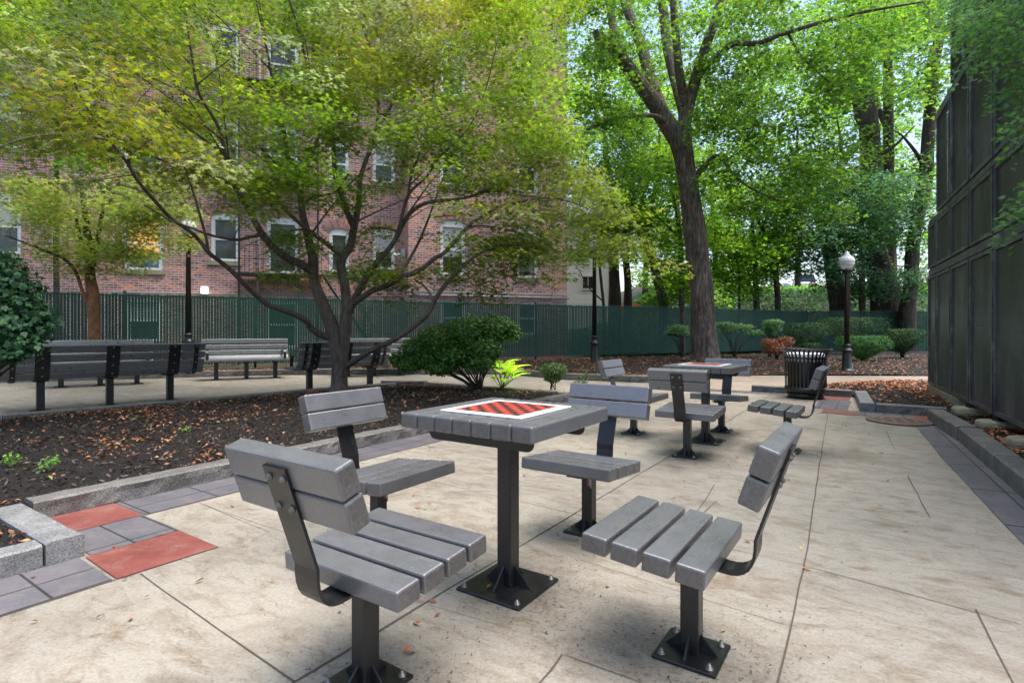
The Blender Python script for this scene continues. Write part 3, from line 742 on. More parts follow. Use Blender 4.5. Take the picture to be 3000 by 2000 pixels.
# ================================================================== CHESS TABLES AND CHAIRS
BACK = [(-0.02, 0.318), (0.02, 0.322)]
TILT = R(5)
def plankbox(bm, L, wy, hz, Mx): box(bm, (L, wy, hz), Mx, 0.007, 2)
def make_chair(label, group):
    t = thing('chess_chair', label, 'chair', (0, 0, 0), 0, group)
    Ms = T(0, 0.0875, 0.4125) @ RX(TILT)              # seat: 4 planks on a slight backward slope
    bm = bmesh.new()
    for i in range(4): plankbox(bm, 0.51, 0.09, 0.06, Ms @ T(0, (i - 1.5) * 0.105, -0.03))
    obj('seat', bm, M['plank'], t)
    rake = math.atan2(0.06, 0.18)
    bm = bmesh.new()
    for i in range(2):
        zz = 0.094 * (0.5 + i) + 0.003
        Mb = T(0, -0.195, 0.604) @ RX(rake) @ T(0, -0.031, zz)
        plankbox(bm, 0.50, 0.062, 0.089, Mb)
    obj('backrest', bm, M['plank'], t)
    # bent flat bar: under the seat, round the corner, up behind the back
    s0 = Vector((0.20, 0.360)); path = []
    for y in (0.20, 0.0, -0.115):
        path.append((y, 0.3415 + (y - 0.0875) * math.tan(TILT) - 0.002 + 0.0005))
    ry, rz = -0.195 - 0.0665 * math.cos(rake), 0.604 - 0.0665 * math.sin(rake)
    up = Vector((-math.sin(rake), math.cos(rake)))
    p_lo = Vector((ry, rz)) - up * 0.15; p_hi = Vector((ry, rz)) + up * 0.165
    y1, z1 = path[-1]
    corner = None
    for k in range(1, 8):
        a = k / 8.0
        c = Vector((y1 - 0.10, z1 - 0.012))
        p = (1 - a) ** 2 * Vector((y1, z1)) + 2 * a * (1 - a) * c + a * a * p_lo
        path.append((p.x, p.y))
    path += [tuple(p_lo), tuple(p_lo.lerp(p_hi, 0.5)), tuple(p_hi)]
    bm = bmesh.new(); ribbon(bm, path, 0.10, 0.009)
    br = obj('bracket', bm, M['steel'], t)
    for sx in (-0.03, 0.03):
        for s in (0.045, 0.135):
            b2 = bmesh.new()
            c = Vector((ry, rz)) + up * s
            Mq = T(sx, c.x, c.y) @ RX(rake) @ RX(R(90)) @ T(0, 0, 0.0045)
            lathe(b2, [(0.0115, 0), (0.0115, 0.002), (0.0085, 0.0025), (0.0085, 0.006), (0.006, 0.009), (0.0, 0.0095)], 12, Mq)
            obj('bolt', b2, M['bolt'], br)
    bm = bmesh.new(); box(bm, (0.062, 0.062, 0.322), T(0, 0, 0.010 + 0.161), 0.005, 2)
    bx(bm, -0.05, 0.05, -0.05, 0.17, 0.328, 0.333)
    ps = obj('post', bm, M['steel'], t)
    foot(t, 0.105, 0.055, 0.06)
    return t
def foot(t, half, gl, gh, pw=0.031):
    bm = bmesh.new(); box(bm, (half * 2, half * 2, 0.012), T(0, 0, 0.0065), 0.003)
    pl = obj('base_plate', bm, M['steel'], t)
    for sx in (-1, 1):
        for sy in (-1, 1):
            b2 = bmesh.new(); Mq = T(sx * (half - 0.026), sy * (half - 0.026), 0.012)
            lathe(b2, [(0.015, 0), (0.015, 0.003), (0.0105, 0.0031), (0.0105, 0.011), (0.006, 0.0115), (0.006, 0.018), (0.0, 0.0185)], 6, Mq @ RZ(R(17 * (sx + 2 * sy))))
            obj('anchor_nut', b2, M['bolt'], pl)
    for k in range(4):
        b2 = bmesh.new(); Mq = RZ(k * math.pi / 2)
        vs = []
        for s in (-0.004, 0.004):
            vs.append([b2.verts.new(Mq @ Vector(p)) for p in ((pw - 0.001, s, 0.0122), (pw + gl, s, 0.0122), (pw + gl, s, 0.0160), (pw - 0.001, s, 0.012 + gh))])
        b2.faces.new(vs[0]); b2.faces.new(vs[1][::-1])
        for j in range(4): b2.faces.new((vs[0][j], vs[1][j], vs[1][(j + 1) % 4], vs[0][(j + 1) % 4]))
        bmesh.ops.recalc_face_normals(b2, faces=b2.faces[:])
        obj('gusset', b2, M['steel'], t)
def make_table(label, group):
    t = thing('chess_table', label, 'table', (0, 0, 0), 0, group)
    bm = bmesh.new()
    for i in range(7): box(bm, (0.089, 0.645, 0.062), T((i - 3) * 0.0925, 0, 0.729), 0.008, 2)
    obj('tabletop', bm, M['plank_table'], t)
    bm = bmesh.new()
    for sy in (-0.21, 0.21):
        vs = []
        for s in (-0.0035, 0.0035):
            pts = [(-0.26, 0.6975), (0.26, 0.6975)] + [(0.26 - 0.03 + 0.03 * math.cos(a), 0.672 - 0.03 * math.sin(a)) for a in np.linspace(0, math.pi / 2, 5)] + [(-0.23 - 0.03 * math.sin(a), 0.672 - 0.03 * math.cos(a)) for a in np.linspace(0, math.pi / 2, 5)]
            vs.append([bm.verts.new((x, sy + s, z)) for x, z in pts])
        bm.faces.new(vs[0]); bm.faces.new(vs[1][::-1]); n = len(vs[0])
        for j in range(n): bm.faces.new((vs[0][j], vs[1][j], vs[1][(j + 1) % n], vs[0][(j + 1) % n]))
        bx(bm, -0.255, 0.255, sy - 0.05 if sy > 0 else sy + 0.004, sy - 0.004 if sy > 0 else sy + 0.05, 0.692, 0.6965)
    bx(bm, -0.045, 0.045, -0.20, 0.20, 0.660, 0.690)
    bmesh.ops.recalc_face_normals(bm, faces=bm.faces[:])
    obj('frame', bm, M['steel'], t)
    bm = bmesh.new(); box(bm, (0.07, 0.07, 0.648), T(0, 0, 0.012 + 0.324), 0.005, 2)
    obj('post', bm, M['steel'], t)
    foot(t, 0.16, 0.075, 0.085, 0.035)
    bm = bmesh.new(); box(bm, (0.41, 0.41, 0.006), T(-0.005, 0, 0.7635), 0.003, 2)
    bd = obj('chess_board', bm, M['boardwhite'], t)
    bm = bmesh.new(); q = 0.0405
    for i in range(8):
        for j in range(8):
            x0 = -0.005 + (i - 4) * q; y0 = (j - 4) * q
            f = bm.faces.new([bm.verts.new(p) for p in ((x0, y0, 0.7675), (x0 + q, y0, 0.7675), (x0 + q, y0 + q, 0.7675), (x0, y0 + q, 0.7675))])
            f.material_index = (i + j) % 2
    obj('squares', bm, [M['boardred'], M['boardblack']], bd)
    return t
t1 = make_table('near grey plank table with red and black chess board in the middle of the plaza', 'chess tables')
t1.location = UW(1.965, -1.345); t1.rotation_euler.z = -AX
t2 = copy_tree(t1); t2.location = UW(5.62, -1.47); t2.rotation_euler.z = -AX - R(2)
t2['label'] = 'far grey plank chess table standing in front of the big shaggy trunk'
ch0 = make_chair('largest grey chair, seen from behind at lower left with four bolts on its back bracket', 'chess table chairs')
spots = [(1.17, -1.34, 0, None),
         (1.935, -2.12, -90, 'grey chair left of the near chess table with its back to the mulch bed'),
         (2.75, -1.345, 180, 'grey chair behind the near chess table, backrest partly hidden by the tabletop'),
         (1.905, -0.545, 90, 'grey chair at lower right seen from the side, with its base plate in full view'),
         (4.87, -1.43, -1, 'grey chair seen square from behind in front of the far chess table'),
         (5.62, -2.22, -91, 'small grey chair on the left side of the far chess table'),
         (6.27, -1.47, 179, 'grey chair on the far side of the far chess table, its back above the board'),
         (5.58, -0.73, 89, 'grey chair in side view in front of the black litter bin')]
for i, (u, w, a, lb) in enumerate(spots):
    c = ch0 if i == 0 else copy_tree(ch0)
    c.location = UW(u, w); c.rotation_euler.z = -AX + R(a)
    if lb: c['label'] = lb
    if i in (1, 2):                                   # maker's plate with a red mark and white lines on the post
        bm = bmesh.new(); bx(bm, -0.034, 0.0, 0.0313, 0.0323, 0.235, 0.325)
        st = obj('maker_plate', bm, M['liner'], c)
        bm = bmesh.new(); bx(bm, -0.014, -0.004, 0.0325, 0.0330, 0.255, 0.315)
        obj('red_mark', bm, M['sticker'], st)
        bm = bmesh.new()
        for k in range(3): bx(bm, -0.030 + k * 0.005, -0.0275 + k * 0.005, 0.0325, 0.0330, 0.245 + 0.008 * k, 0.318 - 0.012 * k)
        obj('white_lines', bm, M['white'], st)

# ================================================================== BENCHES
def make_bench(L, posts, label):
    t = thing('park_bench', label, 'bench', (0, 0, 0), 0, 'grey slatted benches')
    bm = bmesh.new()
    for i in range(4): box(bm, (L, 0.105, 0.045), T(0, 0.285 - i * 0.118, 0.452 - 0.018 * (3 - abs(i - 0)) * 0.35), 0.008, 2)
    obj('seat', bm, M['plank'], t)
    prof = [(-0.165, 0.485, 34), (-0.215, 0.595, 17), (-0.252, 0.720, 14), (-0.286, 0.850, 14)]
    bm = bmesh.new()
    for y, z, a in prof: box(bm, (L, 0.045, 0.106), T(0, y, z) @ RX(R(a)), 0.010, 2)
    obj('backrest', bm, M['plank'], t)
    path = [(0.31, 0.418), (0.1, 0.400), (-0.07, 0.402), (-0.135, 0.420), (-0.185, 0.470), (-0.213, 0.530), (-0.244, 0.610), (-0.280, 0.730), (-0.316, 0.880)]
    def bracket(x, wd):
        bm = bmesh.new(); ribbon(bm, path, wd, 0.010, T(x, 0, 0))
        b = obj('bracket', bm, M['steel'], t)
        for y, z in ((-0.196, 0.477), (-0.247, 0.598), (-0.283, 0.722), (-0.316, 0.855)):
            b2 = bmesh.new(); lathe(b2, [(0.014, 0), (0.013, 0.005), (0.008, 0.010), (0, 0.0115)], 10, T(x, y - 0.003, z) @ RX(R(104)))
            obj('bolt', b2, M['bolt'], b)
    for x in posts: bracket(x, 0.16)
    xe = L / 2 - 0.13
    for x in (-xe, xe):
        bracket(x, 0.06)
        b2 = bmesh.new(); ribbon(b2, [(-0.25, 0.63), (0.18, 0.655), (0.27, 0.65), (0.305, 0.61), (0.31, 0.54), (0.305, 0.43)], 0.055, 0.010, T(x, 0, 0))
        obj('armrest', b2, M['steel'], t)
    for x in posts:
        bm = bmesh.new(); box(bm, (0.09, 0.09, 0.385), T(x, -0.02, 0.205), 0.006, 2)
        p = obj('post', bm, M['steel'], t)
        b2 = bmesh.new(); box(b2, (0.22, 0.22, 0.012), T(x, -0.02, 0.0065), 0.003)
        obj('base_plate', b2, M['steel'], p)
    return t
def place(t, x, y, d):                                # d: direction of the bench's local +x
    t.location = (x, y, 0); t.rotation_euler.z = math.atan2(d[1], d[0])
# local +y is the side one sits on
b1 = make_bench(2.42, (-0.78, 0.0, 0.78), 'long dark grey bench at left seen from behind with black back straps')
place(b1, -5.98, 8.09, (0.69, 0.72)); b1.location = Vector((-5.95, 8.15, 0))
b4 = make_bench(1.83, (-0.61, 0.0, 0.61), 'grey bench seen from behind, half hidden by the spreading maple trunk')
place(b4, -3.18, 10.22, (0.69, 0.72))
b3 = copy_tree(b4); b3['label'] = 'pale grey bench facing the camera in front of the green fence, left of the trunk'
place(b3, -6.08, 12.63, (-0.877, -0.48))
b2_ = copy_tree(b4); b2_['label'] = 'grey bench at far left of which only the top slat shows above the near bench'
place(b2_, -8.25, 11.05, (-0.8, -0.6))
b5 = copy_tree(b4); b5['label'] = 'grey bench mostly hidden behind the round bush and the bench before the trunk'
place(b5, -3.35, 13.42, (-0.95, -0.31))

# ================================================================== LITTER BIN, DRAIN COVER, LAMPS
tb = thing('litter_bin', 'round black slatted metal litter bin with flared rim and a plastic bag inside', 'bin', (4.80, 9.02, 0))
bm = bmesh.new()
for k in range(34):
    a = 2 * math.pi * k / 34; Mz = RZ(a)
    path = [(0.300, 0.16), (0.302, 0.45), (0.306, 0.60), (0.318, 0.69), (0.345, 0.755), (0.378, 0.79)]
    ribbon(bm, [(r, z) for r, z in path], 0.030, 0.006, Mz)
obj('slats', bm, M['steel'], tb)
bm = bmesh.new(); tube(bm, [(0.381 * math.cos(2 * math.pi * k / 48), 0.381 * math.sin(2 * math.pi * k / 48), 0.795) for k in range(49)], 0.010, 6, cap=False)
obj('rim', bm, M['steel'], tb)
bm = bmesh.new(); lathe(bm, [(0.30, 0.10), (0.311, 0.10), (0.311, 0.185), (0.30, 0.185)], 48)
obj('hoop', bm, M['steel'], tb)
bm = bmesh.new(); lathe(bm, [(0.272, 0.645), (0.298, 0.645), (0.298, 0.675), (0.272, 0.675)], 48)
obj('hoop', bm, M['steel'], tb)
bm = bmesh.new(); lathe(bm, [(0.26, 0.004), (0.265, 0.006), (0.268, 0.075), (0.255, 0.10), (0.0, 0.10)], 40)
obj('base', bm, M['steel'], tb)
bm = bmesh.new(); lathe(bm, [(0.255, 0.11), (0.27, 0.70), (0.262, 0.70), (0.25, 0.3), (0.0, 0.3)], 40)
obj('liner', bm, M['liner'], tb)
bm = bmesh.new()
lathe(bm, [(0.277, 0.60), (0.281, 0.66), (0.284, 0.715), (0.268, 0.735), (0.24, 0.70), (0.22, 0.60), (0.0, 0.55)], 44)
for v in bm.verts: v.co += Vector((mnoise.noise(v.co * 13), mnoise.noise(v.co * 13 + Vector((5, 0, 0))), mnoise.noise(v.co * 9 + Vector((0, 7, 0))))) * 0.014
obj('plastic_bag', bm, M['bag'], tb, True)

td = thing('drain_cover', 'round rusty iron drain cover with slots set in the paving', 'drain cover', (4.68, 6.665, 0.0075), -R(26))
bm = bmesh.new()
lathe(bm, [(0.300, 0.0), (0.345, 0.0), (0.345, 0.010), (0.336, 0.013), (0.305, 0.013), (0.300, 0.008)], 56)
lathe(bm, [(0.262, 0.0), (0.297, 0.0), (0.297, 0.010), (0.29, 0.013), (0.266, 0.013), (0.262, 0.009)], 56)
obj('ring', bm, M['iron'], td)
bm = bmesh.new(); lathe(bm, [(0.30, 0.0075), (0.0, 0.0076)], 40)
obj('pit', bm, M['black'], td)
bm = bmesh.new()
for i in range(-3, 4):
    y = i * 0.076; hw = math.sqrt(max(0.0, 0.264 ** 2 - (abs(y) + 0.015) ** 2))
    bx(bm, -hw, hw, y - 0.015, y + 0.015, 0.0078, 0.0125)
for i, x in enumerate((-0.17, -0.06, 0.055, 0.165)):
    hw = math.sqrt(0.262 ** 2 - (abs(x) + 0.02) ** 2)
    bx(bm, x - 0.020, x + 0.020, -hw, hw, 0.0079, 0.0118)
obj('grate', bm, M['iron'], td)

def lamp(label, x, y, z, kb=1.0, top=2.535):
    t = thing('street_lamp', label, 'lamp post', (x, y, z), 0, 'acorn globe lamp posts')
    bm = bmesh.new()
    lathe(bm, [(0.175, 0.0), (0.175, 0.05), (0.165, 0.075), (0.135, 0.09), (0.128, 0.13), (0.118, 0.16), (0.098, 0.50 * kb), (0.100, 0.53 * kb), (0.125, 0.545 * kb), (0.128, 0.575 * kb), (0.098, 0.60 * kb), (0.080, 0.63 * kb), (0.078, 0.68 * kb), (0.092, 0.69 * kb), (0.092, 0.715 * kb), (0.068, 0.73 * kb)], 28)
    obj('base', bm, M['steel'], t)
    bm = bmesh.new(); lathe(bm, [(0.062, 0.72 * kb), (0.050, top - .035), (0.056, top - .03), (0.056, top - .005), (0.048, top + .005)], 24)
    Mt = T(0, 0, top - 2.535)
    obj('pole', bm, M['steel'], t)
    bm = bmesh.new(); lathe(bm, [(0.048, 2.535), (0.055, 2.56), (0.10, 2.60), (0.125, 2.615), (0.128, 2.645), (0.115, 2.65)], 28, Mt)
    obj('collar', bm, M['steel'], t)
    bm = bmesh.new()
    n = 48; prof = [(0.108, 2.648), (0.135, 2.70), (0.160, 2.76), (0.176, 2.82)]
    lathe(bm, prof, n, Mt)
    for v in bm.verts:
        a = math.atan2(v.co.y, v.co.x); k = 1 + 0.018 * math.cos(a * 24); v.co.x *= k; v.co.y *= k
    g = obj('globe', bm, M['globe_low'], t)
    bm = bmesh.new(); lathe(bm, [(0.178, 2.82), (0.183, 2.86), (0.176, 2.91), (0.150, 2.955), (0.112, 2.985), (0.088, 3.000)], 40, Mt)
    obj('dome', bm, M['globe'], g)
    bm = bmesh.new(); lathe(bm, [(0.098, 2.999), (0.098, 3.012), (0.072, 3.022), (0.056, 3.055), (0.060, 3.066), (0.052, 3.085), (0.022, 3.098), (0.018, 3.115), (0.0, 3.12)], 28, Mt)
    obj('finial', bm, M['globe'], g)
    return t
lp = lamp('black lamp post with white acorn globe at right, behind the litter bin', 8.62, 14.2, 0.02)
for nm, lb, x, y, z in ((0, 'black lamp post in the middle whose globe is lost in the maple leaves', 2.33, 15.6, 0.02), (1, 'black lamp post left of the trunk, between two benches, globe hidden by leaves', -7.95, 13.55, 0.1)):
    if nm == 0: lp2 = c = lamp(lb, x, y, z, 1.28, 3.22)
    else: c = copy_tree(lp2); c.location = (x, y, z); c['label'] = lb
# ================================================================== GREEN FENCE
fence = thing('slatted_fence', 'long green chain link fence with dark green slats running behind the whole yard', 'fence', (FL.x, FL.y, 0.0))
def fence_run(a, b, z0, z1, tag_=''):
    d = (b - a).normalized(); L = (b - a).length; n = max(1, round(L / 3.05)); step = L / n
    q = Vector((d.y, -d.x, 0))                           # towards the yard
    off = Vector((FL.x, FL.y, 0))
    for i in range(n + 1):
        p = a + d * (step * i) - off
        bm = bmesh.new(); tube(bm, [(p.x - q.x * 0.04, p.y - q.y * 0.04, -0.1), (p.x - q.x * 0.04, p.y - q.y * 0.04, z1 + 0.02)], 0.032, 8)
        lathe(bm, [(0.038, 0), (0.038, 0.03), (0.0, 0.06)], 8, T(p.x - q.x * 0.04, p.y - q.y * 0.04, z1 + 0.0))
        obj('post', bm, M['green'], fence)
    bm = bmesh.new(); p, e = a - off, b - off
    for z in (z1 - 0.07,): tube(bm, [(p.x - q.x * .03, p.y - q.y * .03, z), (e.x - q.x * .03, e.y - q.y * .03, z)], 0.021, 8)
    obj('top_rail', bm, M['green'], fence)
    rr = random.Random(3)
    for i in range(n):
        s0 = a + d * (step * i) - off
        bm = bmesh.new(); ns = int(step / 0.066); sp = step / ns
        for k in range(ns):
            c = s0 + d * (sp * (k + 0.5 + rr.uniform(-0.06, 0.06))); w = 0.0265; tt = 0.003
            zt = z1 - 0.03 + rr.uniform(-0.02, 0.01)
            vs = []
            for z in (z0, zt):
                vs.append([bm.verts.new((c.x + d.x * sx * w + q.x * sy * tt, c.y + d.y * sx * w + q.y * sy * tt, z)) for sx, sy in ((-1, -1), (1, -1), (1, 1), (-1, 1))])
            for j in range(4): bm.faces.new((vs[0][j], vs[0][(j + 1) % 4], vs[1][(j + 1) % 4], vs[1][j]))
            bm.faces.new(vs[1])
        bmesh.ops.recalc_face_normals(bm, faces=bm.faces[:])
        obj('slats', bm, M['green'], fence)
        bm = bmesh.new(); hh = z1 - z0; m = 0.0762; nw = int(step / m) + int(hh / m) + 2
        for sgn in (1, -1):
            for k in range(nw):
                x0 = (k * m) - (hh if sgn > 0 else 0)
                zA, zB = z0, z1
                xa, xb = (x0, x0 + hh) if sgn > 0 else (x0, x0 - hh)
                # clip to the bay
                t0, t1 = 0.0, 1.0
                for lo, hi in ((0, step),):
                    dx = xb - xa
                    ta, tb = sorted(((lo - xa) / dx, (hi - xa) / dx)); t0 = max(t0, ta); t1 = min(t1, tb)
                if t1 - t0 < 0.02: continue
                pa = s0 + d * (xa + (xb - xa) * t0) + q * 0.009; pb = s0 + d * (xa + (xb - xa) * t1) + q * (0.009)
                tube(bm, [(pa.x, pa.y, zA + hh * t0), (pb.x, pb.y, zA + hh * t1)], 0.0026, 3, cap=False)
        # twisted wire tips above the rail
        for k in range(int(step / m)):
            c = s0 + d * (m * (k + .5)) + q * 0.006
            tube(bm, [(c.x - d.x * .012, c.y - d.y * .012, z1 - 0.01), (c.x, c.y, z1 + 0.022), (c.x + d.x * .014, c.y + d.y * .014, z1 - 0.01)], 0.0035, 3, cap=False)
        obj('wire_mesh', bm, M['wire'], fence)
fence_run(FL - fdir * 4.0, FC, 0.20, 2.05)
fence_run(FC, FE, 0.12, 2.04)

# ================================================================== BRICK APARTMENT BUILDING
f_ = Vector((-0.941, -0.339, 0)).normalized()            # leftwards along the facade
nrm = Vector((0.339, -0.941, 0)).normalized()            # out of the facade, towards the yard
BR = Vector((2.09, 21.0, 0)); W0 = 6.01
C1 = BR + f_ * W0; C2 = C1 - nrm * 1.6
HB = 15.5
bld = thing('brick_apartment_building', 'old red brick apartment block with white arched windows behind the green fence', 'building', (BR.x, BR.y, 0))
def L2(P, t, z, dn=0.0): p = P + f_ * t + nrm * dn - Vector((BR.x, BR.y, 0)); return Vector((p.x, p.y, z))
def facade(P, width, wins, zb=-0.1, zt=HB, uo=0.0, parent=None, name='wall'):
    bm = bmesh.new(); uv = bm.loops.layers.uv.new('UVMap')
    xs = sorted({0.0, width} | {v for w in wins for v in (w[0], w[1])}); zs = sorted({zb, zt} | {v for w in wins for v in (w[2], w[3])})
    def quad(pts, uvs):
        f = bm.faces.new([bm.verts.new(p) for p in pts])
        for l, c in zip(f.loops, uvs): l[uv].uv = c
    for i in range(len(xs) - 1):
        for j in range(len(zs) - 1):
            xm = (xs[i] + xs[i + 1]) / 2; zm = (zs[j] + zs[j + 1]) / 2
            if any(w[0] < xm < w[1] and w[2] < zm < w[3] for w in wins): continue
            q = [(xs[i], zs[j]), (xs[i + 1], zs[j]), (xs[i + 1], zs[j + 1]), (xs[i], zs[j + 1])]
            quad([L2(P, a, b) for a, b in q], [(a + uo, b) for a, b in q])
    for w in wins:                                      # reveals
        a, b, c, d = w[:4]; D = -0.16
        for (p, q2) in (((a, c), (a, d)), ((b, c), (b, d)), ((a, d), (b, d)), ((a, c), (b, c))):
            quad([L2(P, *p), L2(P, *q2), L2(P, *q2, D), L2(P, *p, D)], [(p[0] + uo, p[1]), (q2[0] + uo, q2[1]), (q2[0] + uo + .16, q2[1]), (p[0] + uo + .16, p[1])])
    bmesh.ops.recalc_face_normals(bm, faces=bm.faces[:])
    return obj(name, bm, M['brick'], parent)
def fbox(bm, P, t0, t1, z0, z1, d0, d1):
    vs = [bm.verts.new(L2(P, t, z, d)) for d in (d0, d1) for z in (z0, z1) for t in (t0, t1)]
    for q in ((0, 1, 3, 2), (4, 6, 7, 5), (0, 4, 5, 1), (2, 3, 7, 6), (0, 2, 6, 4), (1, 5, 7, 3)): bm.faces.new([vs[i] for i in q])
def arch_ring(P, a, b, ztop, rise):
    bm = bmesh.new(); uv = bm.loops.layers.uv.new('UVMap'); c = (a + b) / 2; hw = (b - a) / 2 + 0.01
    Rr = (hw * hw + rise * rise) / (2 * rise); zc = ztop - Rr; a0 = math.asin(hw / Rr); n = 17
    for i in range(n):
        for rw in range(2):
            r0 = Rr + 0.012 + rw * 0.155; r1 = r0 + 0.14
            t0 = -a0 * 1.12 + 2.24 * a0 * (i + 0.06) / n; t1 = -a0 * 1.12 + 2.24 * a0 * (i + 0.94) / n
            vs = [[bm.verts.new(L2(P, c + r * math.sin(t), zc + r * math.cos(t), dn)) for r, t in ((r0, t0), (r0, t1), (r1, t1), (r1, t0))] for dn in (0.004, 0.012)]
            fs = [bm.faces.new(vs[1])] + [bm.faces.new((vs[0][j], vs[0][(j + 1) % 4], vs[1][(j + 1) % 4], vs[1][j])) for j in range(4)]
            u_ = (random.randint(0, 60)) * 0.225 + 0.03; v_ = random.randint(0, 80) * 0.078 + 0.012
            for f in fs:
                for l, uvc in zip(f.loops, ((u_, v_), (u_ + .15, v_), (u_ + .15, v_ + .05), (u_, v_ + .05))): l[uv].uv = uvc
    bmesh.ops.recalc_face_normals(bm, faces=bm.faces[:])
    return bm
def mortar_backer(P, a, b, ztop, rise):
    bm = bmesh.new(); c = (a + b) / 2; hw = (b - a) / 2 + 0.01
    Rr = (hw * hw + rise * rise) / (2 * rise); zc = ztop - Rr; a0 = math.asin(hw / Rr) * 1.12; n = 12
    for i in range(n):
        t0 = -a0 + 2 * a0 * i / n; t1 = -a0 + 2 * a0 * (i + 1) / n
        bm.faces.new([bm.verts.new(L2(P, c + r * math.sin(t), zc + r * math.cos(t), 0.003)) for r, t in ((Rr, t0), (Rr, t1), (Rr + 0.32, t1), (Rr + 0.32, t0))])
    return bm
M['mortar'] = m_plain('mortar', (0.40, 0.35, 0.31), 0.9, 0, 0.15, 20)
def window(P, a, b, z0, z1, style='sash', arched=True):
    """white double-hung window set in its opening"""
    bm = bmesh.new(); fw = 0.085; D = -0.10
    rise = 0.15 if arched else 0.0
    fbox(bm, P, a, a + fw, z0, z1, D - 0.05, D + 0.035); fbox(bm, P, b - fw, b, z0, z1, D - 0.05, D + 0.035)
    fbox(bm, P, a + fw, b - fw, z1 - 0.09 - rise, z1, D - 0.05, D + 0.033); fbox(bm, P, a + fw, b - fw, z0, z0 + 0.08, D - 0.05, D + 0.033)
    zm = (z0 + z1 - rise) / 2
    fbox(bm, P, a + fw, b - fw, zm - 0.03, zm + 0.03, D - 0.04, D + 0.012)
    for s in (a + fw, b - fw - 0.035): fbox(bm, P, s, s + 0.035, z0 + 0.08, z1 - 0.09 - rise, D - 0.045, D + 0.010)
    bmesh.ops.recalc_face_normals(bm, faces=bm.faces[:])
    w = obj('window', bm, M['white'], bld)
    def pane(nm, za, zb, mt, dn):
        b2 = bmesh.new(); b2.faces.new([b2.verts.new(L2(P, t, z, dn)) for t, z in ((a + fw, za), (b - fw, za), (b - fw, zb), (a + fw, zb))])
        return obj(nm, b2, M[mt], w)
    pane('pane', z0 + .08, z1 - .09 - rise, 'pane', D - 0.03)
    if style == 'blind': pane('blind', zm + 0.02, z1 - .09 - rise, 'blind', D - 0.024)
    if style == 'halfblind': pane('blind', zm - 0.25, z1 - .09 - rise, 'blind', D - 0.024)
    if style == 'orange':
        pane('orange_blind', z0 + 0.45, z1 - .09 - rise, 'roomglow', D - 0.024)
        b2 = bmesh.new(); b2.faces.new([b2.verts.new(L2(P, t, z, D - 0.024)) for t, z in ((a + fw, z0 + .08), (a + (b - a) * .55, z0 + .08), (a + (b - a) * .55, z0 + .40), (a + fw, z0 + .40))])
        obj('blue_cloth', b2, M['blue'], w)
    b2 = bmesh.new(); fbox(b2, P, a - 0.08, b + 0.08, z0 - 0.15, z0 - 0.002, -0.12, 0.07); bmesh.ops.recalc_face_normals(b2, faces=b2.faces[:])
    obj('sill', b2, M['sill'], w)
    if arched:                                          # brick arch over a white segmental head
        obj('arch', arch_ring(P, a, b, z1 + 0.02, rise), M['brick'], w)
        obj('arch_mortar', mortar_backer(P, a, b, z1 + 0.02, rise), M['mortar'], w)
    return w
def win_list(base, floors): return [(c - w / 2, c + w / 2, z0 + dz, z1 + dz, st, ar) for (c, w, z0, z1, st) in base for dz, ar in floors]
FL_ = ((0, True), (3.17, True), (6.34, True), (9.5, True))
wing = win_list([(4.43, 0.93, 3.07, 5.00, 'halfblind'), (1.60, 0.84, 3.07, 4.95, 'blind')], FL_)
wing += [(3.97, 4.89, 0.95, 2.15, 'sash', False), (1.18, 2.02, 0.95, 2.15, 'sash', False)]
main = win_list([(0.63, 0.80, 3.35, 4.85, 'blind'), (2.20, 0.68, 3.20, 4.75, 'sash'), (4.07, 1.02, 3.09, 5.02, 'sash'), (5.85, 0.86, 3.43, 5.05, 'sash'), (8.20, 1.06, 3.05, 4.85, 'orange'), (11.85, 0.98, 3.40, 5.20, 'blind'), (14.5, 1.0, 3.1, 5.0, 'sash')], FL_)
main = [(m_[0], m_[1], m_[2], m_[3], 'sash' if (m_[4] == 'orange' and m_[2] > 4) else m_[4], m_[5]) for m_ in main]
main += [(7.7, 8.7, 0.75, 2.1, 'blind', False), (3.56, 4.58, 0.5, 2.1, 'sash', False)]
facade(BR, W0, wing, parent=bld)
facade(C2, 22.0, main, uo=7.3, parent=bld)
for w in wing: window(BR, *w)
for w in main: window(C2, *w)
def side_wall(p, q, uo):
    bm = bmesh.new(); uv = bm.loops.layers.uv.new('UVMap'); o = Vector((BR.x, BR.y, 0)); a = p - o; b = q - o
    f = bm.faces.new([bm.verts.new(v) for v in ((a.x, a.y, -0.1), (b.x, b.y, -0.1), (b.x, b.y, HB), (a.x, a.y, HB))])
    L = (b - a).length
    for l, c in zip(f.loops, ((uo, -0.1), (uo + L, -0.1), (uo + L, HB), (uo, HB))): l[uv].uv = c
    return obj('wall', bm, M['brick'], bld)
side_wall(C1, C2, 31.0); side_wall(BR, BR - nrm * 9, 41.0)
bm = bmesh.new(); bm.faces.new([bm.verts.new(p) for p in (L2(BR, 0, HB), L2(BR, 28, HB), L2(BR, 28, HB, -11), L2(BR, 0, HB, -11))])
obj('roof', bm, M['soil'], bld)
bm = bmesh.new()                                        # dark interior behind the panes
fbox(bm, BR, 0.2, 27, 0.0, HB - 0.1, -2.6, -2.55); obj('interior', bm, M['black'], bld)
bm = bmesh.new()
tube(bm, [L2(BR, -0.05, 2.33, 0.06), L2(BR, W0 + 0.06, 2.33, 0.06)], 0.035, 8); tube(bm, [L2(BR, -0.05, 2.45, 0.04), L2(BR, W0 + 0.05, 2.45, 0.04)], 0.018, 8)
tube(bm, [L2(C2, 0, 2.36, 0.05), L2(C2, 9, 2.30, 0.05)], 0.022, 8)
for t in (0.6, 2.4, 4.2, 5.6): fbox(bm, BR, t, t + 0.03, 2.28, 2.5, 0.0, 0.10)
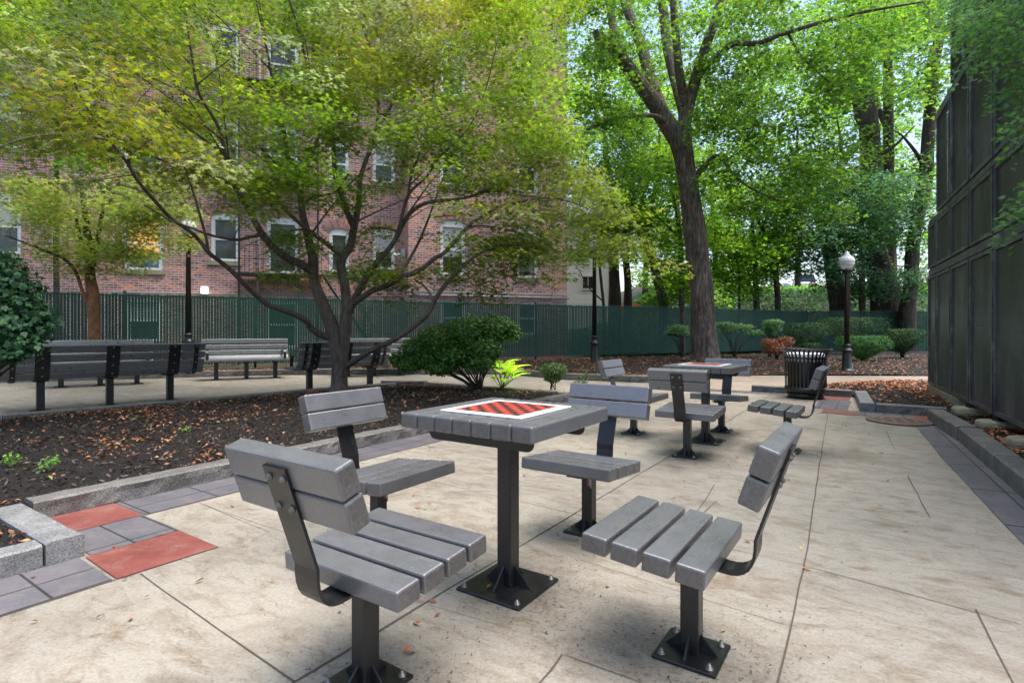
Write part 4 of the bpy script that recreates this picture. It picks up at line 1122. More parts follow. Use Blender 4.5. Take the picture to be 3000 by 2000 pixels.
obj('conduit', bm, M['conduit'], bld)
bm = bmesh.new(); tube(bm, [L2(C2, 4.82, 2.0, 0.09), L2(C2, 4.82, 2.75, 0.09), L2(C2, 4.80, 2.85, 0.09), L2(C2, 4.80, HB, 0.09)], 0.062, 10)
for z in (2.75, 5.6, 8.6): tube(bm, [L2(C2, 4.81, z, 0.09), L2(C2, 4.81, z + 0.10, 0.09)], 0.075, 10)
obj('drainpipe', bm, M['drain'], bld)
# iron fire escape: landings, rails and flights
fe = obj('fire_escape', (lambda b: (fbox(b, C2, 5.30, 5.36, -0.1, 12.6, 0.86, 0.92), fbox(b, C2, 2.9, 2.96, -0.1, 12.6, 0.86, 0.92), b)[2])(bmesh.new()), M['steel'], bld)
for zf in (2.98, 6.15, 9.32):
    b = bmesh.new(); fbox(b, C2, 2.8, 5.45, zf - 0.06, zf - 0.03, 0.05, 0.95)
    for k in range(9): fbox(b, C2, 2.8, 5.45, zf - 0.029, zf - 0.005, 0.08 + k * 0.1, 0.12 + k * 0.1)
    obj('landing', b, M['steel'], fe)
    b = bmesh.new()
    for z in (0.45, 0.9): tube(b, [L2(C2, 2.8, zf + z, 0.93), L2(C2, 5.45, zf + z, 0.93)], 0.014, 5)
    for k in range(20): tube(b, [L2(C2, 2.82 + k * 0.138, zf - 0.03, 0.93), L2(C2, 2.82 + k * 0.138, zf + 0.9, 0.93)], 0.008, 4)
    obj('railing', b, M['steel'], fe)
    b = bmesh.new()
    tA, tB, zA, zB = (5.5, 7.3, zf, zf + 3.0) if zf > 3 else (2.75, 0.9, zf, 0.2)
    if zf > 3 or True:
        for dn in (0.3, 0.9):
            for dz in (0.0, 0.8): tube(b, [L2(C2, tA, zA + dz, dn), L2(C2, tB, zB + dz, dn)], 0.032 if dz == 0 else 0.014, 6)
        for k in range(12): t = k / 12; fbox(b, C2, tA + (tB - tA) * t - 0.1, tA + (tB - tA) * t + 0.1, zA + (zB - zA) * t, zA + (zB - zA) * t + 0.02, 0.32, 0.88)
    obj('stairs', b, M['steel'], fe)
wl = thing('wall_lamp', 'small lit square lamp on the brick wall just above the green fence', 'wall lamp', (0, 0, 0))
pl = C2 + f_ * 6.45; wl.location = (pl.x + nrm.x * 0.02, pl.y + nrm.y * 0.02, 2.42); wl.rotation_euler.z = math.atan2(f_.y, f_.x)
bm = bmesh.new(); box(bm, (0.24, 0.12, 0.05), T(0, 0.06, 0.13), 0.01); box(bm, (0.22, 0.02, 0.26), T(0, 0.01, 0), 0.005); obj('housing', bm, M['white'], wl)
bm = bmesh.new(); box(bm, (0.21, 0.10, 0.20), T(0, 0.07, 0.0), 0.03, 3); obj('lens', bm, M['lampglow'], wl)
cmr = thing('security_camera', 'small white security camera on a grey box at the corner of the brick wall', 'security camera', (0, 0, 0))
pc = C1 - nrm * 0.45; cmr.location = (pc.x + f_.x * 0.03, pc.y + f_.y * 0.03, 3.75); cmr.rotation_euler.z = math.atan2(f_.y, f_.x)
bm = bmesh.new(); box(bm, (0.14, 0.22, 0.30), T(0.08, 0, 0.05), 0.01); tube(bm, [(0.08, 0.02, -0.1), (0.08, 0.02, -0.42)], 0.018, 6); obj('junction_box', bm, M['conduit'], cmr)
bm = bmesh.new(); tube(bm, [(0.15, 0.02, 0.02), (0.30, 0.06, 0.0)], 0.03, 8); lathe(bm, [(0.0, -0.02), (0.06, -0.02), (0.065, 0.0), (0.065, 0.16), (0.0, 0.17)], 12, T(0.36, 0.06, -0.04) @ RX(R(70))); obj('camera_body', bm, M['white'], cmr)

# ================================================================== WHITE HOUSE BEYOND
wh = thing('white_house', 'white clapboard house peeking out right of the brick building', 'house', (1.4, 30.0, 0))
bm = bmesh.new(); nb = 52
for k in range(nb):
    z = 0.0 + k * 0.135
    vs = [bm.verts.new(p) for p in ((0, 0.0, z), (3.95, 0.0, z), (3.95, 0.018, z + 0.139), (0, 0.018, z + 0.139), (0, 0.03, z), (3.95, 0.03, z))]
    bm.faces.new((vs[0], vs[1], vs[2], vs[3])); bm.faces.new((vs[0], vs[4], vs[5], vs[1]))
bx(bm, 0, 3.95, 0.04, 7, 0, 7.0)
obj('wall', bm, M['siding'], wh)
bm = bmesh.new(); bx(bm, 3.86, 4.02, -0.03, 0.12, 0, 7.05); obj('corner_board', bm, M['white'], wh)
bm = bmesh.new(); bx(bm, 2.36, 2.45, -0.04, 0.01, 3.3, 4.10); bx(bm, 3.02, 3.11, -0.04, 0.01, 3.3, 4.10); bx(bm, 2.45, 3.02, -0.04, 0.01, 4.02, 4.10); bx(bm, 2.45, 3.02, -0.04, 0.01, 3.3, 3.38); bx(bm, 2.72, 2.75, -0.03, 0.0, 3.38, 4.02)
wf = obj('window', bm, M['white'], wh)
bm = bmesh.new(); bx(bm, 2.45, 3.02, -0.015, -0.005, 3.38, 4.02); obj('pane', bm, M['pane'], wf)
bm = bmesh.new()
for x0, x1, z0, z1 in ((-0.3, 4.3, 6.95, 7.1),): bx(bm, x0, x1, -0.4, 7.3, z0, z1)
vs = [bm.verts.new(p) for p in ((-0.3, -0.4, 7.1), (4.3, -0.4, 7.1), (4.3, 3.4, 9.2), (-0.3, 3.4, 9.2), (-0.3, 7.3, 7.1), (4.3, 7.3, 7.1))]
bm.faces.new((vs[0], vs[1], vs[2], vs[3])); bm.faces.new((vs[3], vs[2], vs[5], vs[4])); bm.faces.new((vs[0], vs[3], vs[4])); bm.faces.new((vs[1], vs[5], vs[2]))
obj('roof', bm, M['frame'], wh)
of = thing('orange_barrier', 'orange plank fence showing between tree trunks above the green fence', 'fence', (6.2, 33.0, 0))
bm = bmesh.new()
for k in range(13): bx(bm, 0 + k * 0.25, 0.24 + k * 0.25, 0, 0.03, 0.0, 2.75)
obj('planks', bm, M['orange'], of)
bm = bmesh.new()
for k in range(3): bx(bm, k * 1.55, k * 1.55 + 0.1, 0.032, 0.13, 0, 2.7)
obj('posts', bm, M['orange'], of)

# ================================================================== BLACK LOUVRED SCREEN
sd = Vector((-0.4826, -0.8758, 0)); P0 = Vector((7.09, 9.38, 0)); sn = Vector((-0.8758, 0.4826, 0))   # sn points into the yard
scr = thing('louvred_screen', 'tall black metal screen of framed louvre panels along the right side', 'screen wall', (P0.x, P0.y, 0))
def S(s, z, dn=0.0): p = sd * s + sn * dn; return Vector((p.x, p.y, z))
def sbox(bm, s0, s1, z0, z1, d0, d1):
    vs = [bm.verts.new(S(s, z, d)) for d in (d0, d1) for z in (z0, z1) for s in (s0, s1)]
    for q in ((0, 1, 3, 2), (4, 6, 7, 5), (0, 4, 5, 1), (2, 3, 7, 6), (0, 2, 6, 4), (1, 5, 7, 3)): bm.faces.new([vs[i] for i in q])
cols = [0.0, 0.74, 1.79, 2.88, 3.96, 5.04, 6.12, 7.2, 8.3]
rows = [(0.20, 2.00), (2.14, 2.86), (2.97, 4.46), (4.58, 6.15), (6.27, 7.60)]
def ncol_rows(i): return 2 if i == 0 else 3 if i == 1 else 5
for i in range(len(cols) - 1):
    a, b = cols[i], cols[i + 1]
    for r in range(ncol_rows(i)):
        z0, z1 = rows[r]
        bm = bmesh.new(); e = 0.034; fw = 0.045                   # panel frame with a dark gap round it
        sbox(bm, a + e, a + e + fw, z0, z1, -0.03, 0.02); sbox(bm, b - e - fw, b - e, z0, z1, -0.03, 0.02)
        sbox(bm, a + e + fw, b - e - fw, z0, z0 + fw, -0.03, 0.018); sbox(bm, a + e + fw, b - e - fw, z1 - fw, z1, -0.03, 0.018)
        bmesh.ops.recalc_face_normals(bm, faces=bm.faces[:])
        pn = obj('panel_frame', bm, M['frame'], scr)
        bm = bmesh.new(); n = int((z1 - z0 - 2 * fw) / 0.0165); sa, sb = a + e + fw, b - e - fw
        for k in range(n):
            z = z0 + fw + (k + 0.5) * 0.0165
            v = [bm.verts.new(p) for p in (S(sa, z - 0.0062, 0.004), S(sb, z - 0.0062, 0.004), S(sb, z + 0.0075, 0.0), S(sa, z + 0.0075, 0.0), S(sa, z + 0.0065, -0.003), S(sb, z + 0.0065, -0.003), S(sb, z - 0.0072, 0.001), S(sa, z - 0.0072, 0.001))]
            for q in ((0, 1, 2, 3), (7, 4, 5, 6), (3, 2, 5, 4), (0, 7, 6, 1)): bm.faces.new([v[j] for j in q])
        bmesh.ops.recalc_face_normals(bm, faces=bm.faces[:])
        obj('louvres', bm, M['louvre'], pn)
bm = bmesh.new()
for i, s in enumerate(cols):
    zt = rows[max(ncol_rows(min(i, 7)), ncol_rows(max(i - 1, 0))) - 1][1] + 0.04
    sbox(bm, s - 0.024, s + 0.024, 0.05 if i % 2 == 0 else 0.2, zt, -0.12, -0.02)
bmesh.ops.recalc_face_normals(bm, faces=bm.faces[:]); obj('posts', bm, M['black'], scr)
for z0, z1, s0 in ((2.02, 2.12, 0.0), (2.88, 2.95, 0.0), (4.48, 4.56, 0.74), (6.17, 6.25, 1.79), (7.62, 7.70, 1.79)):
    bm = bmesh.new(); sbox(bm, s0, cols[-1], z0, z1, -0.10, 0.006); bmesh.ops.recalc_face_normals(bm, faces=bm.faces[:]); obj('rail', bm, M['frame'], scr)
bm = bmesh.new()
for s0, s1, zt in ((0.0, 0.73, 2.9), (0.73, 1.78, 4.5), (1.78, cols[-1], 7.65)): sbox(bm, s0, s1, 0.24, zt, -2.2, -0.13)
bmesh.ops.recalc_face_normals(bm, faces=bm.faces[:]); obj('backing', bm, M['black'], scr)
pl_ = ['round mossy concrete pier under the far end of the black screen', 'round concrete pier under the black screen, behind the granite kerb', 'round concrete pier under the black screen at the right edge']
for i, s in enumerate((2.75, 3.95, 5.05, 6.2)):
    p = P0 + sd * s
    t = thing('concrete_pier', pl_[i] if i < 3 else 'round concrete pier under the black screen beyond the right edge', 'pier', (p.x - sn.x * 0.02, p.y - sn.y * 0.02, -0.02), 0, 'piers of the screen')
    bm = bmesh.new(); lathe(bm, [(0.19, 0.0), (0.185, 0.135), (0.172, 0.15), (0.0, 0.155)], 24); obj('pier', bm, M['pier'], t)
    bm = bmesh.new(); bx(bm, -0.03, 0.03, -0.03, 0.03, 0.15, 0.235); obj('steel_stub', bm, M['steel'], t)
kb = thing('concrete_footing', 'low pale concrete footing under the far panels of the black screen', 'footing', (P0.x, P0.y, 0))
bm = bmesh.new(); sbox(bm, 0.0, 2.3, -0.02, 0.185, -0.14, 0.03); bmesh.ops.recalc_face_normals(bm, faces=bm.faces[:]); obj('footing', bm, M['pier'], kb)

# ================================================================== EMBANKMENT
def fence_y(x): return FC.y + (x - FC.x) * fdir.y / fdir.x if x < FC.x else FC.y - 0.03 * (x - FC.x)
def sst(t): t = max(0, min(1, t)); return t * t * (3 - 2 * t)
def hill_z(x, y):
    d = y - fence_y(x) - 0.6
    top = 0.9 + 2.5 * sst((x - 3.0) / 8.0)
    z = 0.05 + (top - 0.05) * sst(d / 8.0) + (sst((x - 6) / 6) * 1.7 * sst((d - 8) / 16))
    return z + 0.12 * mnoise.noise(Vector((x * .4, y * .4, 0))) * sst(d / 3)
bm = bmesh.new(); vm = {}
st = 1.0
for i in range(-8, 60):
    for j in range(0, 60):
        x = i * st; y0 = fence_y(x) + 0.25; vm[(i, j)] = bm.verts.new((x, y0 + j * st, hill_z(x, y0 + j * st)))
for i in range(-8, 59):
    for j in range(0, 59): bm.faces.new((vm[(i, j)], vm[(i + 1, j)], vm[(i + 1, j + 1)], vm[(i, j + 1)])).smooth = True
setp(obj('embankment', bm, M['soil']), kind='structure')
def scatter_hill(name, n, x0, x1, d0, d1, size, pal, lift, tm, mt, dens=None):
    P = []
    while len(P) < n:
        x = rng.uniform(x0, x1); y = fence_y(x) + rng.uniform(d0, d1)
        if abs(x) > 0.97 * y: continue
        if dens and rng.random() > dens(x, y): continue
        P.append((x, y, hill_z(x, y) + rng.uniform(0.02, lift)))
    o = leafmesh(name, P, up_normals(rng, n, 0.55), size * rng.uniform(0.6, 1.3, n), pick(rng, pal, n, 0.25), tm, M[mt], rng)
    return setp(o, kind='stuff')
IVY = [(0.022, 0.062, 0.020, 4), (0.035, 0.085, 0.025, 3), (0.018, 0.045, 0.02, 2), (0.05, 0.11, 0.02, 1)]
scatter_hill('ivy_ground_cover', 26000, 3, 27, 0.5, 9.5, 0.19, IVY, 0.26, OVAL, 'leaf_bg')
scatter_hill('weedy_ground_cover', 9000, 8, 36, 8.0, 14.0, 0.15, [(0.09, 0.21, 0.02, 3), (0.13, 0.26, 0.03, 2), (0.06, 0.14, 0.02, 2)], 0.5, MAPLE, 'leaf_bg')

# ================================================================== PARKED CARS ON THE RISE
def car(label, x, y, z, rz, paint, suv):
    t = thing('parked_car', label, 'car', (x, y, z), rz, 'cars parked on the rise')
    L, Wd = (4.7, 1.86) if suv else (4.5, 1.76); hb, ht = (1.02, 1.76) if suv else (0.88, 1.44)
    lo = [(-L/2, 0.35), (-L/2, hb - .12), (-L/2 + .12, hb), (L/2 - 1.15, hb), (L/2 - .15, hb - .16), (L/2, hb - .32), (L/2, .35)]
    bm = bmesh.new()
    A = [[bm.verts.new((s * (Wd / 2 - (0.05 if z_ > .6 else 0)), y_, z_)) for y_, z_ in lo] for s in (-1, 1)]
    bm.faces.new(A[0]); bm.faces.new(A[1][::-1]); n = len(lo)
    for j in range(n): bm.faces.new((A[0][j], A[0][(j + 1) % n], A[1][(j + 1) % n], A[1][j]))
    bmesh.ops.recalc_face_normals(bm, faces=bm.faces[:]); bmesh.ops.bevel(bm, geom=bm.edges[:], offset=0.05, segments=2, affect='EDGES')
    obj('body', bm, M[paint], t)
    y0, y1 = (-L/2 + .08, L/2 - 1.25) if suv else (-L/2 + .55, L/2 - 1.2); i0, i1 = (0.22, 0.75) if suv else (0.65, 0.7)
    bm = bmesh.new()
    q = [(-1, y0, hb, .07), (-1, y1, hb, .07), (-1, y1 - i1, ht, .22), (-1, y0 + i0, ht, .22)]
    A = [[bm.verts.new((s * (Wd / 2 - ins), y_, z_)) for _, y_, z_, ins in q] for s in (-1, 1)]
    bm.faces.new(A[0]); bm.faces.new(A[1][::-1])
    for j in range(4): bm.faces.new((A[0][j], A[0][(j + 1) % 4], A[1][(j + 1) % 4], A[1][j]))
    bmesh.ops.recalc_face_normals(bm, faces=bm.faces[:]); obj('windows', bm, M['carglass'], t)
    bm = bmesh.new(); bx(bm, -Wd/2 + .2, Wd/2 - .2, y0 + i0 - .04, y1 - i1 + .04, ht - .03, ht + .035, None, .025)
    for s in (-1, 1):
        for (ya, za, yb, zb) in ((y0, hb, y0 + i0, ht), (y1, hb, y1 - i1, ht), ((y0 + y1) / 2 - .2, hb, (y0 + y1) / 2 - .2, ht)):
            tube(bm, [(s * (Wd/2 - .065), ya, za), (s * (Wd/2 - .215), yb, zb)], 0.045, 6)
    obj('roof', bm, M[paint], t)
    for sx in (-1, 1):
        for sy in (-1, 1):
            bm = bmesh.new(); Mw = T(sx * (Wd/2 - .10), sy * (L/2 - .85), .34) @ RY(R(90)); lathe(bm, [(0.2, -.1), (.33, -.1), (.34, -.05), (.34, .05), (.33, .1), (.2, .1)], 20, Mw); w = obj('wheel', bm, M['tyre'], t)
            bm = bmesh.new(); lathe(bm, [(0.0, -.09), (.2, -.09), (.2, .09), (0, .09)], 14, Mw); obj('rim', bm, M['conduit'], w)
    for sx in (-1, 1):
        bm = bmesh.new(); bx(bm, sx * (Wd/2 - .32) - .16, sx * (Wd/2 - .32) + .16, -L/2 - .02, -L/2 + .05, hb - .34, hb - .18, None, .015); obj('tail_light', bm, M['sticker'], t)
    return t
car('white boxy parked car seen over the ivy bank left of the right lamp', 30.6, 58.0, hill_z(30.6, 58) + .0, R(-20), 'carwhite', True)
car('low silver white parked car beside the boxy one on the rise', 31.0, 64.5, hill_z(31.0, 64.5), R(25), 'carwhite', False)
# ================================================================== TREES
def rebase(t, base):                                    # put the thing's Empty at its foot
    base = Vector((base[0], base[1], 0.0)); t.location = base
    for ch in t.children: ch.location = ch.location - base
class Skel:
    def __init__(s): s.p = []; s.r = []
    def add(s, p, r): s.p.append((p[0], p[1], p[2])); s.r.append(r)
def limb(bm, sk, path, n=9, k=4, jit=0.0, seed=0, first=None):
    """path: sightings (vx, vy, Y, width in sighting units); limbs are round and tapered"""
    P = []
    for vx, vy, Y, w in path:
        p = at(vx, vy, Y); P.append((p.x, p.y, p.z, max(0.004, w * K * Y / F / 2)))
    Q = smooth_path(P, k)
    pts = [Vector(q[:3]) for q in Q]; rad = [float(max(0.004, q[3])) for q in Q]
    jf = None
    if jit:
        jf = lambda i, th: 1 + jit * (mnoise.noise(Vector((math.cos(th) * 2.2, math.sin(th) * 2.2, pts[i].z * 0.55 + seed))) * 1.6 + 0.9 * mnoise.noise(Vector((math.cos(th) * 6, math.sin(th) * 6, pts[i].z * 0.9 + seed))))
    tube(bm, pts, rad, n, jf)
    for p, r in zip(pts, rad): sk.add(p, r)
def twigs(bm, sk, clumps, r_tip=0.0025, r_gain=0.0035, rmax=0.02, sag=0.10, n=4, rnd=None, maxd=99):
    rnd = rnd or random.Random(1)
    P = np.array(sk.p); Rr = list(sk.r)
    C = np.array(clumps)
    d0 = np.array([np.min(((P - c) ** 2).sum(1)) for c in C])
    for ci in np.argsort(d0):
        c = C[ci]
        D = np.sqrt(((P - c) ** 2).sum(1)) + 0.35 * np.maximum(0, P[:, 2] - c[2])
        j = int(np.argmin(D)); a = Vector(P[j]); b = Vector(c); L = (b - a).length
        if L < 0.08 or L > maxd: continue
        r0 = min(Rr[j] * 0.7, r_tip + r_gain * L + 0.001, rmax)
        off = Vector((rnd.uniform(-1, 1), rnd.uniform(-1, 1), rnd.uniform(-.2, 1))) * (sag * L)
        m1 = a.lerp(b, 0.35) + off; m2 = a.lerp(b, 0.7) + off * 0.8
        pts = [a, m1, m2, b]; tube(bm, pts, [r0, r0 * .8, r0 * .55, r_tip], n, cap=False)
        new = [tuple(m1), tuple(a.lerp(m1, .5)), tuple(m1.lerp(m2, .5)), tuple(m2), tuple(m2.lerp(b, .5)), tuple(b)]
        P = np.vstack([P, np.array(new)]); Rr += [r0 * .8, r0 * .9, r0 * .7, r0 * .6, r0 * .45, r_tip]
def spray_leaves(rng, clumps, radii, per, flat=0.25, droop=0.3, jit=0.04):
    P = []; N = []; O = []
    for i, (c, R_) in enumerate(zip(clumps, radii)):
        n = per[i] if hasattr(per, '__len__') else per
        th = rng.uniform(0, 2 * np.pi, n); r = R_ * np.sqrt(rng.uniform(0.0, 1.0, n))
        z = -droop * r * r / R_ + rng.normal(0, flat * R_ * 0.5, n)
        P.append(np.stack([c[0] + r * np.cos(th), c[1] + r * np.sin(th), c[2] + z], 1))
        O.append(np.stack([np.cos(th), np.sin(th), -0.35 * np.ones(n)], 1))
    return np.vstack(P) + rng.normal(0, jit, (sum(len(p) for p in P), 3)), np.vstack(O)

# ---- the spreading Japanese maple
jm = thing('spreading_maple', 'big spreading multi-stemmed maple with feathery yellow-green leaves behind the chess tables', 'tree', (0, 0, 0))
bm = bmesh.new(); sk = Skel()
rj = random.Random(2)
def LB(*p, **kw): limb(bm, sk, list(p), **kw)
LB((778, 905, 8.95, 45.3), (779, 880, 9.0, 38.5), (780, 850, 9.0, 37.0), (782, 820, 9.0, 37.0), (784, 795, 9.0, 27.5), (785, 775, 9.0, 9.6), n=16, jit=0.07)
# left stem
LB((779, 850, 9.0, 22.4), (774, 805, 9.0, 31.4), (764, 755, 8.98, 31.4), (748, 715, 8.95, 28.4), (730, 670, 8.9, 24.7), (721, 640, 8.9, 22.4), (718, 590, 8.85, 20.2), (706, 537, 8.8, 18.0), (695, 490, 8.75, 15.7), (690, 440, 8.7, 13.5), n=12, jit=0.04)
LB((690, 442, 8.7, 15.0), (678, 400, 8.6, 12.3), (662, 360, 8.5, 10.6), (651, 297, 8.3, 8.8), (630, 210, 8.0, 7.0), (612, 110, 7.7, 6.0), (590, 10, 7.4, 4.0))
LB((690, 442, 8.7, 13.2), (700, 390, 8.8, 10.6), (721, 343, 9.0, 8.8), (735, 300, 9.1, 7.9), (752, 240, 9.3, 6.2), (775, 150, 9.6, 5.0), (790, 40, 9.8, 3.0))
LB((716, 622, 8.9, 21.4), (690, 606, 8.7, 19.8), (663, 595, 8.5, 18.2), (626, 567, 8.2, 16.6), (600, 534, 8.0, 15.0), (576, 491, 7.8, 13.5), (553, 450, 7.6, 11.9), (525, 395, 7.3, 9.5), (504, 297, 6.9, 7.9), (458, 217, 6.5, 6.3), (441, 133, 6.2, 5.4), (428, 40, 6.0, 3.6))
LB((601, 538, 8.0, 9.7), (570, 545, 7.7, 7.9), (544, 551, 7.4, 7.0), (500, 544, 7.1, 6.2), (474, 537, 6.9, 6.0), (440, 524, 6.6, 5.0), (390, 505, 6.3, 4.0), (330, 470, 6.0, 3.0))
LB((540, 428, 7.5, 7.9), (470, 398, 7.0, 6.2), (371, 367, 6.4, 6.0), (300, 335, 6.0, 5.0), (175, 311, 5.4, 4.5), (70, 315, 5.0, 4.0), (-20, 345, 4.7, 3.0))
# low left limb sweeping out
LB((762, 775, 9.0, 18.6), (735, 768, 8.9, 15.5), (713, 752, 8.8, 13.9), (702, 736, 8.7, 13.9), (669, 719, 8.5, 12.4), (630, 706, 8.3, 11.6), (609, 695, 8.2, 11.6), (576, 667, 7.9, 10.8), (544, 634, 7.6, 10.8), (513, 606, 7.4, 10.0), (479, 580, 7.1, 10.0), (461, 556, 7.0, 9.3), (435, 530, 6.8, 9.3), (392, 500, 6.5, 8.5), (350, 455, 6.1, 8.5), (315, 413, 5.8, 7.7), (290, 371, 5.6, 7.7), (259, 332, 5.3, 7.0), (241, 304, 5.1, 6.2), (217, 273, 4.9, 5.5), (192, 234, 4.6, 5.3), (160, 170, 4.3, 3.5))
LB((479, 580, 7.1, 7.0), (472, 540, 7.0, 6.2), (455, 480, 6.9, 6.0), (430, 400, 6.7, 5.0), (380, 300, 6.4, 4.0))
LB((290, 371, 5.6, 5.0), (330, 330, 5.6, 4.0), (380, 310, 5.7, 3.0))
# right stem
LB((781, 855, 9.0, 19.5), (788, 800, 9.0, 27.4), (793, 745, 9.0, 27.4), (797, 715, 9.05, 24.7), (792, 656, 9.1, 21.5), (783, 612, 9.1, 20.9), (789, 588, 9.1, 20.2), (804, 566, 9.15, 18.2), (812, 530, 9.2, 16.9), (820, 490, 9.2, 14.3), (826, 440, 9.25, 12.4), (830, 400, 9.3, 10.4), (861, 315, 9.5, 8.4), (889, 259, 9.6, 7.1), (924, 199, 9.8, 5.9), (940, 150, 9.9, 5.9), (959, 101, 10.0, 4.4), (975, 20, 10.2, 3.0), n=12, jit=0.04)
LB((866, 305, 9.5, 7.9), (868, 210, 9.7, 7.0), (854, 122, 9.8, 6.2), (836, 70, 9.9, 6.0), (808, -10, 10.0, 4.0))
LB((812, 520, 9.2, 15.0), (802, 498, 9.1, 14.1), (789, 465, 9.0, 13.2), (778, 430, 8.9, 11.4), (768, 385, 8.8, 10.6), (763, 297, 8.7, 8.8), (742, 250, 8.6, 7.9), (721, 210, 8.5, 7.0), (700, 130, 8.3, 6.0), (686, 70, 8.2, 5.0), (660, -10, 8.0, 4.0))
LB((787, 588, 9.1, 13.2), (765, 572, 8.9, 11.4), (745, 556, 8.8, 10.6), (706, 527, 8.5, 9.7), (663, 490, 8.2, 7.9), (630, 451, 7.9, 7.0), (595, 420, 7.7, 6.2), (540, 375, 7.3, 6.0), (480, 330, 7.0, 5.0), (420, 285, 6.7, 4.0), (340, 230, 6.3, 3.0))
LB((700, 465, 8.75, 7.9), (715, 455, 8.8, 7.0), (735, 450, 8.9, 6.2), (770, 440, 9.0, 6.0), (800, 400, 9.2, 5.0))
# big right limb
LB((799, 725, 9.05, 18.6), (812, 693, 8.95, 17.4), (830, 656, 8.85, 15.1), (849, 624, 8.75, 13.9), (884, 583, 8.6, 12.2), (906, 553, 8.5, 11.0), (918, 520, 8.4, 9.3), (938, 448, 8.2, 7.0), (980, 406, 8.0, 5.8), (1008, 360, 7.9, 5.3), (1050, 325, 7.8, 4.0), (1090, 270, 7.7, 3.3), (1120, 190, 7.6, 2.6), (1145, 80, 7.5, 2.0))
LB((908, 550, 8.5, 11.4), (940, 492, 8.5, 9.7), (983, 465, 8.4, 8.8), (1053, 458, 8.3, 7.0), (1116, 441, 8.2, 6.2), (1155, 434, 8.1, 6.0), (1197, 406, 8.0, 5.0), (1250, 360, 7.9, 3.5))
LB((938, 448, 8.2, 7.0), (945, 400, 8.3, 6.2), (965, 350, 8.5, 6.0), (985, 270, 8.7, 5.0), (1000, 160, 9.0, 4.0), (1010, 40, 9.2, 3.0))
# lower right limbs
LB((812, 695, 8.95, 15.2), (827, 686, 8.85, 14.6), (856, 667, 8.6, 13.9), (888, 656, 8.4, 13.3), (915, 639, 8.2, 12.7), (953, 626, 8.0, 11.4), (975, 613, 7.9, 10.7), (997, 594, 7.8, 10.1), (1018, 583, 7.7, 9.5), (1031, 568, 7.65, 9.5), (1051, 548, 7.6, 8.9), (1073, 522, 7.5, 8.3), (1105, 498, 7.4, 7.0), (1149, 475, 7.3, 5.7), (1200, 462, 7.2, 5.0), (1260, 455, 7.1, 3.6), (1330, 470, 7.0, 2.9), (1400, 510, 6.9, 2.2))
LB((1069, 528, 7.5, 6.0), (1100, 518, 7.5, 5.0), (1161, 527, 7.4, 4.0), (1230, 545, 7.3, 3.0), (1280, 580, 7.3, 2.5))
LB((793, 845, 9.0, 14.1), (805, 835, 8.9, 13.2), (854, 804, 8.6, 12.3), (907, 779, 8.3, 12.3), (952, 748, 8.1, 11.4), (983, 720, 7.9, 11.4), (1001, 685, 7.8, 10.6), (1029, 646, 7.7, 9.7), (1064, 611, 7.6, 7.9), (1089, 590, 7.5, 7.0), (1130, 568, 7.4, 6.0), (1180, 560, 7.4, 4.0), (1240, 570, 7.4, 3.0))
LB((995, 690, 7.8, 6.0), (985, 670, 7.85, 5.0), (972, 655, 7.9, 5.0), (950, 640, 8.0, 3.0))
LB((915, 640, 8.2, 7.0), (960, 560, 8.6, 6.0), (985, 500, 8.9, 5.0), (1010, 430, 9.3, 4.0), (1060, 300, 9.8, 3.0))
for _ in range(95):                                    # thin secondary branches fanning out of the limbs
    j = rj.randrange(len(sk.p)); p = Vector(sk.p[j]); r0 = sk.r[j]
    if p.z < 2.6 or r0 < 0.012: continue
    out = Vector((p.x + 2.8, p.y - 9.0, 0)); out = out.normalized() if out.length > .3 else Vector((rj.uniform(-1, 1), rj.uniform(-1, 1), 0))
    d = (out * rj.uniform(.3, 1) + Vector((rj.uniform(-1, 1), rj.uniform(-.8, .8), rj.uniform(-.1, .9)))).normalized(); L = rj.uniform(1.0, 2.3)
    b_ = d.cross(Vector((0, 0, 1))) * rj.uniform(-.3, .3)
    pts = [p, p + d * L * .3 + b_ * .5, p + d * L * .65 + b_ - Vector((0, 0, .03 * L)), p + d * L + b_ * .6 - Vector((0, 0, .16 * L))]
    Q = [Vector(q) for q in smooth_path([tuple(q) for q in pts], 3)]; ra_ = min(r0 * .6, .017)
    rr = [ra_ * (1 - .78 * i / (len(Q) - 1)) for i in range(len(Q))]
    tube(bm, Q, rr, 6)
    for q, r_ in zip(Q, rr): sk.add(q, r_)
areas = [(-60, -60, 420, 130, 70, 6.0, 9.3), (-80, 60, 400, 300, 56, 4.2, 7.0), (-60, 260, 480, 420, 62, 5.0, 8.2), (100, -60, 700, 200, 150, 7.0, 10.5), (380, 150, 760, 420, 112, 6.6, 9.6),
         (430, 380, 600, 500, 14, 6.5, 8.6), (640, 530, 760, 630, 15, 8.2, 9.6), (740, 520, 890, 660, 17, 8.8, 10.5), (700, -60, 1290, 170, 205, 7.5, 11.5), (740, 160, 1290, 330, 150, 7.0, 11.0),
         (560, 380, 900, 470, 30, 7.8, 10.2), (900, 310, 1340, 420, 64, 7.0, 10.0), (1000, 400, 1400, 490, 32, 6.6, 9.0), (1120, 480, 1500, 600, 36, 6.6, 8.4), (970, 535, 1290, 640, 30, 7.3, 8.6), (850, 615, 960, 690, 9, 8.0, 8.8), (1010, 620, 1200, 680, 5, 7.5, 8.4), (1300, 430, 1520, 620, 9, 6.8, 8.2)]
clumps = []; rad = []; tone = []; dep = []
